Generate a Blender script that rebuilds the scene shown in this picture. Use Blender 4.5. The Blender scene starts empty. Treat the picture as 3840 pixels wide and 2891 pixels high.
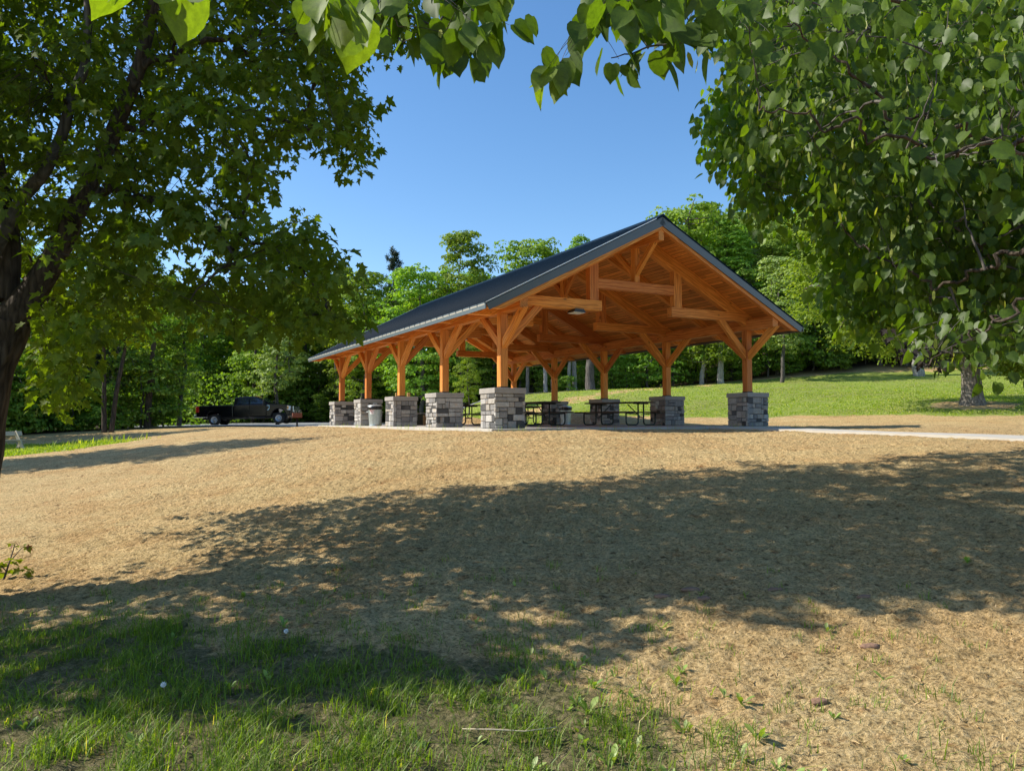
import bpy, bmesh, math, random
import numpy as np
from mathutils import Vector, Matrix

random.seed(7)
RS = np.random.RandomState(11)
SC = bpy.context.scene
COL = SC.collection
R = math.radians

# ------------------------------------------------------------------ camera
F, PITCH, ROLL = 2820.6, 0.0452, 0.0032          # focal length in pixels of a 3840 wide frame
CAMZ = 0.214
cam_d = bpy.data.cameras.new('camera'); cam = bpy.data.objects.new('camera', cam_d); COL.objects.link(cam)
cam_d.sensor_width = 36.0; cam_d.sensor_fit = 'HORIZONTAL'; cam_d.lens = 36.0 * F / 3840.0
cam_d.clip_start = 0.05; cam_d.clip_end = 3000
cam.matrix_world = Matrix.Translation((0, 0, CAMZ)) @ Matrix.Rotation(math.pi / 2 + PITCH, 4, 'X') @ Matrix.Rotation(-ROLL, 4, 'Z')
SC.camera = cam

def at(px, py, Y):
    """world point at depth Y along the viewing ray (survey of the photograph, 2212 x 1665 grid)"""
    k = 3840.0 / 2212.0
    a = (px * k - 1920.0) / F; b = -(py * k - 1445.5) / F
    cr, sr, cp, sp = math.cos(ROLL), math.sin(ROLL), math.cos(PITCH), math.sin(PITCH)
    x = a * cr + b * sr; z = -a * sr + b * cr
    y2 = cp - z * sp; z2 = sp + z * cp
    return np.array([x / y2 * Y, Y, CAMZ + z2 / y2 * Y])

def to_px(P):
    P = np.asarray(P, float); X, Y, Z = P[..., 0], P[..., 1], P[..., 2] - CAMZ
    cp, sp = math.cos(PITCH), math.sin(PITCH)
    yc = Y * cp + Z * sp; zc = -Y * sp + Z * cp
    cr, sr = math.cos(ROLL), math.sin(ROLL)
    a = X * cr - zc * sr; b = X * sr + zc * cr
    yc = np.where(yc < 0.05, 0.05, yc)
    k = 2212.0 / 3840.0
    return np.stack([(1920 + F * a / yc) * k, (1445.5 - F * b / yc) * k], -1)

# ------------------------------------------------------------------ tags and mesh helpers
def tag(o, label=None, cat=None, group=None, kind=None):
    if label: o['label'] = label
    if cat: o['category'] = cat
    if group: o['group'] = group
    if kind: o['kind'] = kind
    return o

def empty(name, loc=(0, 0, 0), rz=0.0, parent=None):
    o = bpy.data.objects.new(name, None); COL.objects.link(o)
    o.empty_display_size = 0.3
    o.location = loc; o.rotation_euler = (0, 0, rz)
    if parent: o.parent = parent
    return o

def copy_tree(o, parent=None):
    c = o.copy(); COL.objects.link(c)
    if parent is not None: c.parent = parent
    for ch in list(o.children): copy_tree(ch, c)
    return c

def mesh_np(name, V, faces, mat=None, parent=None, smooth=False, attrs=None):
    """faces: (M,k) int array (or list of such); attrs: {name: per-face float array}"""
    V = np.asarray(V, np.float32)
    if not isinstance(faces, (list, tuple)): faces = [faces]
    faces = [np.asarray(f, np.int32) for f in faces if len(f)]
    me = bpy.data.meshes.new(name)
    nl = sum(f.size for f in faces); nf = sum(len(f) for f in faces)
    me.vertices.add(len(V)); me.vertices.foreach_set('co', V.ravel())
    me.loops.add(nl); me.loops.foreach_set('vertex_index', np.concatenate([f.ravel() for f in faces]))
    me.polygons.add(nf)
    tot = np.concatenate([np.full(len(f), f.shape[1], np.int32) for f in faces])
    st = np.concatenate([[0], np.cumsum(tot)[:-1]]).astype(np.int32)
    me.polygons.foreach_set('loop_start', st)
    try: me.polygons.foreach_set('loop_total', tot)
    except Exception: pass
    if smooth: me.polygons.foreach_set('use_smooth', np.ones(nf, bool))
    me.update(calc_edges=True)
    for k, v in (attrs or {}).items():
        dom = 'FACE' if len(v) == nf and len(v) != len(V) else 'POINT'
        at_ = me.attributes.new(k, 'FLOAT', dom); at_.data.foreach_set('value', np.asarray(v, np.float32))
    if mat: me.materials.append(mat)
    o = bpy.data.objects.new(name, me); COL.objects.link(o)
    if parent: o.parent = parent
    return o

class MB:
    """collects simple solids into one mesh"""
    def __init__(s): s.v = []; s.f = []; s.a = []
    def add(s, vs, fs, a=0.0):
        n = len(s.v); s.v += [tuple(p) for p in vs]; s.f += [tuple(i + n for i in f) for f in fs]; s.a += [a] * len(fs); return s
    def box(s, c, d, M=None, a=0.0):
        cx, cy, cz = c; x, y, z = d[0] / 2, d[1] / 2, d[2] / 2
        vs = [Vector((cx + i * x, cy + j * y, cz + k * z)) for k in (-1, 1) for j in (-1, 1) for i in (-1, 1)]
        if M is not None: vs = [M @ v for v in vs]
        return s.add(vs, [(0, 2, 3, 1), (4, 5, 7, 6), (0, 1, 5, 4), (2, 6, 7, 3), (0, 4, 6, 2), (1, 3, 7, 5)], a)
    def cham(s, c, d, b, M=None, a=0.0):
        """box whose faces are inset: bevelled by b"""
        cx, cy, cz = c; x, y, z = d[0] / 2, d[1] / 2, d[2] / 2
        b = min(b, x * .45, y * .45, z * .45)
        vs = []; idx = {}
        for sx in (-1, 1):
            for sy in (-1, 1):
                for sz in (-1, 1):
                    for ax in range(3):
                        p = [sx * x, sy * y, sz * z]
                        for q in range(3):
                            if q != ax: p[q] -= b * (sx, sy, sz)[q]
                        idx[(sx, sy, sz, ax)] = len(vs); vs.append(Vector((cx + p[0], cy + p[1], cz + p[2])))
        if M is not None: vs = [M @ v for v in vs]
        fs = []
        def order(keys, n):
            pts = [vs[idx[k]] for k in keys]; c0 = sum(pts, Vector()) / len(pts)
            e1 = (pts[0] - c0).normalized(); e2 = n.cross(e1)
            ks = sorted(keys, key=lambda k: math.atan2((vs[idx[k]] - c0).dot(e2), (vs[idx[k]] - c0).dot(e1)))
            return tuple(idx[k] for k in ks)
        rot = (M.to_3x3() if M is not None else Matrix.Identity(3))
        for ax in range(3):
            for sg in (-1, 1):
                ks = []
                for p in (-1, 1):
                    for q in (-1, 1):
                        t = [p, q]; t.insert(ax, sg); ks.append((*t, ax))
                n = Vector((0, 0, 0)); n[ax] = sg
                fs.append(order(ks, (rot @ n).normalized()))
        for ax in range(3):       # edges along ax
            o1, o2 = [q for q in range(3) if q != ax]
            for p in (-1, 1):
                for q in (-1, 1):
                    ks = []
                    for r_ in (-1, 1):
                        t = [0, 0, 0]; t[ax] = r_; t[o1] = p; t[o2] = q
                        ks += [(*t, o1), (*t, o2)]
                    n = Vector((0, 0, 0)); n[o1] = p; n[o2] = q
                    fs.append(order(ks, (rot @ n).normalized()))
        for sx in (-1, 1):
            for sy in (-1, 1):
                for sz in (-1, 1):
                    fs.append(order([(sx, sy, sz, 0), (sx, sy, sz, 1), (sx, sy, sz, 2)], (rot @ Vector((sx, sy, sz))).normalized()))
        return s.add(vs, fs, a)
    def prism(s, poly, ax, t0, t1, a=0.0, M=None):
        """poly: 2D points in the two axes other than ax, extruded from t0 to t1"""
        def mk(p, t):
            l = [p[0], p[1]]; l.insert(ax, t); return Vector(l)
        n = len(poly)
        vs = [mk(p, t0) for p in poly] + [mk(p, t1) for p in poly]
        if M is not None: vs = [M @ v for v in vs]
        fs = [tuple(range(n))[::-1], tuple(range(n, 2 * n))] + [(i, (i + 1) % n, n + (i + 1) % n, n + i) for i in range(n)]
        return s.add(vs, fs, a)
    def tube(s, pts, rad, n=8, cap=True, a=0.0):
        pts = [Vector(p) for p in pts]
        if not hasattr(rad, '__len__'): rad = [rad] * len(pts)
        vs = []; fs = []; e1 = None
        for i, p in enumerate(pts):
            t = (pts[min(i + 1, len(pts) - 1)] - pts[max(i - 1, 0)]).normalized()
            if e1 is None:
                e1 = t.orthogonal().normalized()
            e1 = (e1 - t * e1.dot(t)).normalized(); e2 = t.cross(e1)
            for k in range(n):
                an = 2 * math.pi * k / n
                vs.append(p + (e1 * math.cos(an) + e2 * math.sin(an)) * rad[i])
        for i in range(len(pts) - 1):
            for k in range(n):
                fs.append((i * n + k, i * n + (k + 1) % n, (i + 1) * n + (k + 1) % n, (i + 1) * n + k))
        if cap:
            fs.append(tuple(range(n))[::-1]); fs.append(tuple((len(pts) - 1) * n + k for k in range(n)))
        return s.add(vs, fs, a)
    def lathe(s, prof, n=24, c=(0, 0, 0), mod=None, M=None, a=0.0):
        vs = []; fs = []
        for i, (r, z) in enumerate(prof):
            for k in range(n):
                an = 2 * math.pi * k / n
                rr = r * (mod(i, k) if mod else 1)
                vs.append(Vector((c[0] + rr * math.cos(an), c[1] + rr * math.sin(an), c[2] + z)))
        if M is not None: vs = [M @ v for v in vs]
        for i in range(len(prof) - 1):
            for k in range(n):
                fs.append((i * n + k, i * n + (k + 1) % n, (i + 1) * n + (k + 1) % n, (i + 1) * n + k))
        return s.add(vs, fs, a)
    def build(s, name, mat, parent=None, smooth=False, bevel=0.0, attr=None):
        me = bpy.data.meshes.new(name); me.from_pydata(s.v, [], s.f)
        if attr:
            A = me.attributes.new(attr, 'FLOAT', 'FACE'); A.data.foreach_set('value', np.array(s.a, np.float32))
        bm = bmesh.new(); bm.from_mesh(me)
        bmesh.ops.recalc_face_normals(bm, faces=bm.faces)
        if bevel > 0:
            bmesh.ops.bevel(bm, geom=[e for e in bm.edges if e.calc_face_angle(0) > 0.5], offset=bevel, segments=1, affect='EDGES', profile=0.7)
        bm.to_mesh(me); bm.free()
        if smooth:
            for p in me.polygons: p.use_smooth = True
        if mat: me.materials.append(mat)
        o = bpy.data.objects.new(name, me); COL.objects.link(o)
        if parent: o.parent = parent
        return o

# ------------------------------------------------------------------ numpy gradient noise
_perm = np.tile(np.random.RandomState(3).permutation(256), 3)
_ga = np.random.RandomState(4).rand(256) * 2 * np.pi
def pn(x, y):
    xi = np.floor(x).astype(np.int64); yi = np.floor(y).astype(np.int64)
    xf = x - xi; yf = y - yi; xi &= 255; yi &= 255
    u = xf * xf * xf * (xf * (xf * 6 - 15) + 10); v = yf * yf * yf * (yf * (yf * 6 - 15) + 10)
    def g(ix, iy, dx, dy):
        a = _ga[_perm[(_perm[ix & 255] + iy) & 255]]; return np.cos(a) * dx + np.sin(a) * dy
    n00 = g(xi, yi, xf, yf); n10 = g(xi + 1, yi, xf - 1, yf); n01 = g(xi, yi + 1, xf, yf - 1); n11 = g(xi + 1, yi + 1, xf - 1, yf - 1)
    return (n00 * (1 - u) + n10 * u) * (1 - v) + (n01 * (1 - u) + n11 * u) * v
def fbm(x, y, o=3):
    s = 0; a = 1.0
    for i in range(o): s = s + a * pn(x + 17.3 * i, y - 9.1 * i); x = x * 2.03; y = y * 2.03; a *= 0.5
    return s
def sstep(a, b, x):
    t = np.clip((x - a) / (b - a), 0, 1); return t * t * (3 - 2 * t)

# ------------------------------------------------------------------ material helpers
def mat_new(name):
    m = bpy.data.materials.new(name); m.use_nodes = True
    nt = m.node_tree
    for n in list(nt.nodes): nt.nodes.remove(n)
    out = nt.nodes.new('ShaderNodeOutputMaterial')
    return m, nt, out
class N:
    """tiny node graph helper"""
    def __init__(s, nt): s.nt = nt
    def __call__(s, t, ins=None, **kw):
        n = s.nt.nodes.new('ShaderNode' + t)
        for k, v in kw.items(): setattr(n, k, v)
        for k, v in (ins or {}).items():
            if isinstance(v, bpy.types.NodeSocket): s.nt.links.new(v, n.inputs[k])
            else: n.inputs[k].default_value = v
        return n
    def ramp(s, fac, stops, interp='LINEAR'):
        n = s.nt.nodes.new('ShaderNodeValToRGB'); cr = n.color_ramp; cr.interpolation = interp
        while len(cr.elements) < len(stops): cr.elements.new(0.5)
        for e, (p, c) in zip(cr.elements, stops):
            e.position = p; e.color = (*c, 1) if len(c) == 3 else c
        s.nt.links.new(fac, n.inputs[0]); return n.outputs[0]
    def math(s, op, a, b=None, c=None, clamp=False):
        n = s.nt.nodes.new('ShaderNodeMath'); n.operation = op; n.use_clamp = clamp
        for i, v in enumerate((a, b, c)):
            if v is None: continue
            if isinstance(v, bpy.types.NodeSocket): s.nt.links.new(v, n.inputs[i])
            else: n.inputs[i].default_value = v
        return n.outputs[0]
    def mix(s, f, a, b, blend='MIX'):
        n = s.nt.nodes.new('ShaderNodeMix'); n.data_type = 'RGBA'; n.blend_type = blend
        for k, v in ((0, f), (6, a), (7, b)):
            if isinstance(v, bpy.types.NodeSocket): s.nt.links.new(v, n.inputs[k])
            else: n.inputs[k].default_value = (*v, 1) if isinstance(v, tuple) and len(v) == 3 else v
        return n.outputs[2]
    def link(s, a, b): s.nt.links.new(a, b)
    def coord(s, scale=(1, 1, 1), kind='Object', loc=None):
        c = s('TexCoord').outputs[kind]
        m = s('Mapping', {'Vector': c, 'Scale': scale})
        if loc is not None: s.link(loc, m.inputs['Location'])
        return m.outputs[0]
    def noise(s, vec, scale, detail=4, rough=0.55, dist=0.0):
        return s('TexNoise', {'Vector': vec, 'Scale': scale, 'Detail': detail, 'Roughness': rough, 'Distortion': dist}).outputs[0]

def simple(name, col, rough=0.6, metal=0.0, noise_amt=0.15, nscale=8.0, bump=0.0, bscale=40.0, spec=0.5, coat=0.0):
    m, nt, out = mat_new(name); n = N(nt)
    v = n.coord()
    f = n.noise(v, nscale, 4)
    c = n.mix(n.math('MULTIPLY', f, 1.0), tuple(max(0, x * (1 - noise_amt * 1.6)) for x in col), tuple(min(1, x * (1 + noise_amt * 1.6)) for x in col))
    b = n('BsdfPrincipled', {'Base Color': c, 'Roughness': rough, 'Metallic': metal, 'Specular IOR Level': spec, 'Coat Weight': coat})
    if bump:
        bp = n('Bump', {'Height': n.noise(v, bscale, 3), 'Strength': bump, 'Distance': 0.01}); n.link(bp.outputs[0], b.inputs['Normal'])
    n.link(b.outputs[0], out.inputs[0]); return m

def wood_mat(name, c0, c1, c2, board=0.0, rough=0.6, grain=1.0, knot=1.0):
    m, nt, out = mat_new(name); n = N(nt)
    rnd = n('ObjectInfo').outputs['Random']
    off = n('CombineXYZ', {'X': n.math('MULTIPLY', rnd, 37.0), 'Y': n.math('MULTIPLY', rnd, 11.0), 'Z': n.math('MULTIPLY', rnd, 5.0)}).outputs[0]
    base = n('TexCoord').outputs['Object']
    v0 = n('VectorMath', {0: base, 1: off}, operation='ADD').outputs[0]
    sp = n('SeparateXYZ', {0: base})
    if board:
        idx = n.math('FLOOR', n.math('DIVIDE', sp.outputs['Y'], board))
        seg = n.math('FLOOR', n.math('ADD', n.math('DIVIDE', sp.outputs['X'], 2.4), n.math('MULTIPLY', idx, 0.37)))
        wn = n('TexWhiteNoise', {'Vector': n('CombineXYZ', {'X': idx, 'Y': seg}).outputs[0]}, noise_dimensions='3D')
        bo = wn.outputs['Value']
        v0 = n('VectorMath', {0: v0, 1: n('CombineXYZ', {'X': n.math('MULTIPLY', bo, 31.0), 'Z': n.math('MULTIPLY', bo, 9.0)}).outputs[0]}, operation='ADD').outputs[0]
    vs = n('Mapping', {'Vector': v0, 'Scale': (0.35, 1, 1)}).outputs[0]
    warp = n.noise(vs, 2.2, 2)
    wv = n('TexWave', {'Vector': n('Mapping', {'Vector': v0, 'Scale': (0.12, 1, 1)}).outputs[0], 'Scale': 9.0, 'Distortion': 9.0 * grain, 'Detail': 2.0, 'Detail Scale': 1.2}, wave_type='RINGS', rings_direction='X').outputs['Fac']
    fine = n.noise(n('Mapping', {'Vector': v0, 'Scale': (1.5, 60, 60)}).outputs[0], 1.0, 3)
    t = n.math('ADD', n.math('MULTIPLY', wv, 0.27), n.math('MULTIPLY', fine, 0.45))
    t = n.math('ADD', t, n.math('MULTIPLY', warp, 0.3))
    c = n.ramp(t, [(0.25, c0), (0.55, c1), (0.85, c2)])
    # knots
    kv = n('TexVoronoi', {'Vector': n('Mapping', {'Vector': v0, 'Scale': (1.6, 4.0, 4.0)}).outputs[0], 'Scale': 1.0}).outputs['Distance']
    kn = n.ramp(kv, [(0.05, (1, 1, 1)), (0.11, (0, 0, 0))])
    c = n.mix(n.math('MULTIPLY', kn, 0.75 * knot), c, tuple(x * 0.25 for x in c0))
    # per-piece tone
    tone = n.math('ADD', n.math('MULTIPLY', rnd, 0.35), 0.82)
    hsv = n('HueSaturation', {'Value': tone, 'Color': c, 'Hue': n.math('ADD', n.math('MULTIPLY', rnd, 0.014), 0.493)})
    c = hsv.outputs[0]
    hgt = n.math('MULTIPLY', t, 0.5)
    if board:
        fr = n.math('FRACT', n.math('DIVIDE', sp.outputs['Y'], board))
        gv = n.math('LESS_THAN', n.math('ABSOLUTE', n.math('SUBTRACT', fr, 0.5)), 0.46)
        c = n.mix(gv, tuple(x * 0.25 for x in c0), c)
        tn = n.math('ADD', n.math('MULTIPLY', bo, 0.55), 0.75)
        c = n('HueSaturation', {'Value': tn, 'Color': c}).outputs[0]
        hgt = n.math('ADD', hgt, gv)
    bp = n('Bump', {'Height': hgt, 'Strength': 0.25, 'Distance': 0.006})
    b = n('BsdfPrincipled', {'Base Color': c, 'Roughness': rough, 'Normal': bp.outputs[0], 'Specular IOR Level': 0.3})
    n.link(b.outputs[0], out.inputs[0]); return m

def leaf_mat(name, stops, trans=0.38, rough=0.55, gloss=0.05, var=0.12):
    """stops: ramp over the per-leaf tint"""
    m, nt, out = mat_new(name); n = N(nt)
    t = n('Attribute', attribute_name='tint').outputs['Fac']
    rnd = n('ObjectInfo').outputs['Random']
    c = n.ramp(t, stops)
    vein = n.noise(n.coord(), 55.0 if trans > .44 else 6.0, 3, 0.7)
    c = n.mix(n.ramp(vein, [(0.35, (0, 0, 0)), (0.65, (1, 1, 1))]), n.mix(1.0, c, (0.78, 0.78, 0.8), 'MULTIPLY'), n.mix(1.0, c, (1.18, 1.15, 1.0), 'MULTIPLY'))
    h = n('HueSaturation', {'Color': c, 'Hue': n.math('ADD', n.math('MULTIPLY', rnd, 0.03), 0.485), 'Value': n.math('ADD', n.math('MULTIPLY', rnd, var * 2), 1 - var)})
    c = h.outputs[0]
    d = n('BsdfDiffuse', {'Color': c})
    ct = n.mix(1.0, c, (1.55, 1.6, 0.28), 'MULTIPLY')
    tr = n('BsdfTranslucent', {'Color': ct})
    mx = n('MixShader', {0: trans, 1: d.outputs[0], 2: tr.outputs[0]})
    g = n('BsdfGlossy', {'Color': (1, 1, 1, 1), 'Roughness': rough})
    mx2 = n('MixShader', {0: gloss, 1: mx.outputs[0], 2: g.outputs[0]})
    n.link(mx2.outputs[0], out.inputs[0]); return m

def bark_mat(name, c0, c1, sc=1.0, bump=0.9):
    m, nt, out = mat_new(name); n = N(nt)
    v = n.coord((6 * sc, 6 * sc, 1.3 * sc))
    a = n.noise(v, 2.0, 6, 0.65, 0.6)
    vo = n('TexVoronoi', {'Vector': n('Mapping', {'Vector': v, 'Scale': (1.5, 1.5, 0.8)}).outputs[0], 'Scale': 2.0}, feature='DISTANCE_TO_EDGE').outputs[0]
    h = n.math('ADD', a, n.math('MULTIPLY', vo, 0.8))
    c = n.ramp(h, [(0.35, c0), (0.85, c1)])
    bp = n('Bump', {'Height': h, 'Strength': bump, 'Distance': 0.03})
    b = n('BsdfPrincipled', {'Base Color': c, 'Roughness': 0.9, 'Normal': bp.outputs[0], 'Specular IOR Level': 0.2})
    n.link(b.outputs[0], out.inputs[0]); return m

M = {}
M['wood'] = wood_mat('fir_timber', (0.42, 0.13, 0.022), (0.68, 0.255, 0.05), (0.86, 0.40, 0.10))
M['deck'] = wood_mat('fir_deck_boards', (0.42, 0.135, 0.022), (0.64, 0.245, 0.05), (0.80, 0.37, 0.09), board=0.135)
M['pale_wood'] = wood_mat('weathered_pine', (0.42, 0.35, 0.24), (0.55, 0.47, 0.34), (0.62, 0.55, 0.42), rough=0.8)
M['table_wood'] = wood_mat('brown_stained_boards', (0.045, 0.028, 0.018), (0.075, 0.048, 0.03), (0.11, 0.075, 0.05), rough=0.6)
M['raw_wood'] = wood_mat('raw_pine', (0.5, 0.33, 0.13), (0.62, 0.43, 0.19), (0.7, 0.52, 0.26), rough=0.7)
M['tube'] = simple('dark_green_steel_tube', (0.012, 0.022, 0.016), 0.35, 0.0, 0.2)
M['black'] = simple('black_steel', (0.012, 0.012, 0.013), 0.4)
M['concrete'] = simple('pale_concrete', (0.44, 0.41, 0.355), 0.85, 0, 0.12, 3.0, 0.3, 60)
M['cap'] = simple('cast_concrete_cap', (0.33, 0.305, 0.275), 0.85, 0, 0.12, 5.0, 0.3, 60)
M['mortar'] = simple('grey_mortar', (0.10, 0.095, 0.09), 0.95, 0, 0.1, 10, 0.4, 80)
M['roof'] = simple('dark_ribbed_roof_metal', (0.006, 0.016, 0.030), 0.6, 0.0, 0.08, 2.0, spec=0.05)
M['fascia'] = simple('slate_grey_fascia_metal', (0.10, 0.125, 0.135), 0.38, 0.0, 0.05, 2.0)
M['glint_trim'] = simple('sun_glint_edge_trim', (0.75, 0.75, 0.72), 0.35, 0.3, 0.03, 2.0)  # pale colour carries the sun glint along the roof edges
M['galv'] = simple('galvanised_steel', (0.50, 0.55, 0.55), 0.38, 0.75, 0.15, 14.0, 0.1, 50)
M['bag'] = simple('black_liner_bag', (0.015, 0.013, 0.015), 0.25, 0, 0.3, 20, 0.6, 30)
M['white_sticker'] = simple('white_sticker', (0.75, 0.73, 0.72), 0.5)
M['red_ink'] = simple('faded_red_ink', (0.55, 0.12, 0.08), 0.6)
M['rust'] = simple('rusty_grill_steel', (0.17, 0.055, 0.032), 0.7, 0.1, 0.25, 20, 0.3, 60)
M['steel'] = simple('bare_steel', (0.35, 0.34, 0.30), 0.45, 0.8, 0.15)
M['paint'] = simple('black_car_paint', (0.004, 0.004, 0.006), 0.15, 0.0, 0.0, 1, 0, 1, 0.35, 0.0)
M['carglass'] = simple('tinted_car_glass', (0.01, 0.016, 0.03), 0.06, 0, 0, 1, 0, 1, 0.8)
M['tyre'] = simple('tyre_rubber', (0.018, 0.017, 0.016), 0.85)
M['rim'] = simple('steel_rim', (0.42, 0.44, 0.47), 0.35, 0.7)
M['chrome'] = simple('chrome', (0.75, 0.78, 0.8), 0.15, 0.9, 0.02)
M['redlens'] = simple('red_lens', (0.5, 0.02, 0.015), 0.2)
M['amber'] = simple('amber_lens', (0.75, 0.35, 0.08), 0.2)
M['clearlens'] = simple('clear_lens', (0.8, 0.82, 0.75), 0.15)
M['badge'] = simple('pale_blue_badge', (0.45, 0.7, 0.85), 0.2, 0.3)
M['blackplastic'] = simple('black_plastic', (0.015, 0.015, 0.015), 0.55)
M['diffuser'] = simple('white_lamp_diffuser', (0.75, 0.74, 0.68), 0.5)
M['olive'] = simple('dark_olive_cabinet', (0.045, 0.05, 0.03), 0.5, 0, 0.1)
M['bark_dark'] = bark_mat('dark_maple_bark', (0.022, 0.016, 0.012), (0.12, 0.092, 0.068))
M['bark_grey'] = bark_mat('grey_furrowed_bark', (0.05, 0.042, 0.034), (0.34, 0.30, 0.25), 1.2)
M['bark_forest'] = bark_mat('forest_bark', (0.035, 0.03, 0.025), (0.17, 0.15, 0.13), 0.8)
M['bark_pale'] = bark_mat('pale_bark', (0.16, 0.15, 0.13), (0.42, 0.40, 0.36), 0.8)
M['maple'] = leaf_mat('maple_leaves', [(0.0, (0.075, 0.11, 0.010)), (0.55, (0.120, 0.17, 0.014)), (1.0, (0.19, 0.25, 0.02))], 0.5, 0.6, 0.015)
M['linden'] = leaf_mat('linden_leaves', [(0.0, (0.035, 0.080, 0.008)), (0.45, (0.085, 0.17, 0.016)), (0.8, (0.18, 0.29, 0.03)), (1.0, (0.42, 0.46, 0.12))], 0.5, 0.5, 0.02)
M['forest'] = leaf_mat('woodland_leaves', [(0.0, (0.09, 0.165, 0.018)), (0.5, (0.18, 0.29, 0.034)), (1.0, (0.30, 0.40, 0.065))], 0.42, 0.6, 0.015, 0.2)
M['pale_leaves'] = leaf_mat('pale_leaves', [(0.0, (0.13, 0.20, 0.045)), (0.5, (0.23, 0.33, 0.08)), (1.0, (0.36, 0.44, 0.13))], 0.35, 0.6, 0.03)
M['pine'] = leaf_mat('pine_needles', [(0.0, (0.012, 0.028, 0.012)), (1.0, (0.035, 0.06, 0.025))], 0.1)
M['grass'] = leaf_mat('grass_blades', [(0.0, (0.09, 0.15, 0.014)), (0.6, (0.22, 0.32, 0.032)), (0.9, (0.38, 0.44, 0.06)), (1.0, (0.60, 0.50, 0.22))], 0.5, 0.5, 0.02)
M['weed'] = leaf_mat('broad_weed_leaves', [(0.0, (0.09, 0.17, 0.025)), (0.6, (0.2, 0.32, 0.05)), (1.0, (0.36, 0.45, 0.1))], 0.4)
M['redleaf'] = leaf_mat('young_red_leaves', [(0.0, (0.16, 0.05, 0.02)), (1.0, (0.3, 0.12, 0.04))], 0.4)
M['straw'] = leaf_mat('straw_fibre', [(0.0, (0.30, 0.21, 0.09)), (1.0, (0.68, 0.52, 0.27))], 0.1, 0.6, 0.02)
M['fluff'] = simple('white_seed_head', (0.8, 0.8, 0.78), 0.9)
M['drysoil'] = simple('dry_brown_soil', (0.36, 0.26, 0.18), 0.95, 0, 0.25, 6, 0.8, 30)
M['soil'] = simple('dark_reddish_soil', (0.24, 0.14, 0.09), 0.95, 0, 0.25, 12, 0.8, 40)
M['deadleaf'] = simple('dead_dark_leaves', (0.02, 0.014, 0.01), 0.9)

# stone with per-stone tone attribute
def stone_mat():
    m, nt, out = mat_new('cut_stone_veneer'); n = N(nt)
    t = n('Attribute', attribute_name='tint').outputs['Fac']
    rnd = n('ObjectInfo').outputs['Random']
    v = n('VectorMath', {0: n('TexCoord').outputs['Object'], 1: n('CombineXYZ', {'X': n.math('MULTIPLY', t, 50.0), 'Y': n.math('MULTIPLY', rnd, 20.0)}).outputs[0]}, operation='ADD').outputs[0]
    base = n.ramp(t, [(0.0, (0.06, 0.06, 0.06)), (0.12, (0.10, 0.10, 0.10)), (0.22, (0.22, 0.215, 0.21)), (0.45, (0.32, 0.31, 0.295)), (0.62, (0.37, 0.335, 0.285)), (0.8, (0.40, 0.39, 0.37)), (1.0, (0.48, 0.465, 0.43))])
    a = n.noise(v, 14, 5, 0.7); b_ = n.noise(v, 60, 3, 0.6)
    spk = n.math('ADD', n.math('MULTIPLY', a, 0.65), n.math('MULTIPLY', b_, 0.35))
    c = n.mix(n.ramp(spk, [(0.35, (0, 0, 0)), (0.65, (1, 1, 1))]), n.mix(1.0, base, (0.72, 0.71, 0.70), 'MULTIPLY'), n.mix(1.0, base, (1.22, 1.2, 1.18), 'MULTIPLY'))
    c = n.mix(n.ramp(n.noise(v, 7, 2), [(0.60, (0, 0, 0)), (0.72, (1, 1, 1))]), c, n.mix(1.0, base, (1.1, 0.88, 0.68), 'MULTIPLY'))
    bp = n('Bump', {'Height': spk, 'Strength': 0.7, 'Distance': 0.012})
    b = n('BsdfPrincipled', {'Base Color': c, 'Roughness': 0.88, 'Normal': bp.outputs[0], 'Specular IOR Level': 0.25})
    n.link(b.outputs[0], out.inputs[0]); return m
M['stone'] = stone_mat()

# ------------------------------------------------------------------ pavilion frame of reference
TH, PX0, PY0, W, S = 0.4864, -0.232, 18.325, 8.10, 3.6576
CT, ST = math.cos(TH), math.sin(TH)
def pav(w, u, z=0.0): return np.array([PX0 + w * CT - u * ST, PY0 + w * ST + u * CT, z])
def to_pav(X, Y):
    return (X - PX0) * CT + (Y - PY0) * ST, -(X - PX0) * ST + (Y - PY0) * CT
SLAB = (-0.75, 8.85, -0.92, 4 * S + 0.95)        # w0 w1 u0 u1

# ------------------------------------------------------------------ terrain
cps = []
def cp(px, py, Y): cps.append(at(px, py, Y))
def cz(X, Y, z): cps.append(np.array([X, Y, z]))
for px, Y, z in [(0, 3.3, -1.33), (0, 5, -1.42), (0, 9, -1.48), (0, 14, -1.33), (1106, 3.3, -1.30), (1106, 6, -1.05), (1106, 10, -0.70), (1106, 13.8, -0.36),
                 (2212, 3.3, -1.25), (2212, 6, -0.92), (2212, 9, -0.52), (1650, 3.3, -1.28), (1650, 9, -0.66), (550, 9, -1.10), (550, 14, -0.72), (1650, 13, -0.32)]:
    p = at(px, 900, Y); cz(p[0], Y, z)
cz(-13.0, 20, -0.93); cz(-3.3, 20, -0.14); cz(-8, 20, -0.48); cz(-20, 31, -0.93); cz(-12, 30, -0.33); cz(-9.0, 26, -0.16)
cz(0, 0, -1.42); cz(-6, 0, -1.6); cz(6, 0, -1.35); cz(0, -12, -1.8); cz(-12, 10, -1.75); cz(-22, 20, -1.35)
for w, u in [(-1, -1.2), (4, -1.2), (9, -1.2), (-1, 7), (9.2, 7), (4, 7), (-1, 15.8), (9.2, 15.8), (4, 15.8)]:
    p = pav(w, u); cz(p[0], p[1], -0.065)
cz(8.6, 12.6, -0.16); cz(6.4, 16.3, -0.11); cz(12, 13, -0.16); cz(12, 16, -0.08); cz(11, 21, 0.0)
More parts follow.
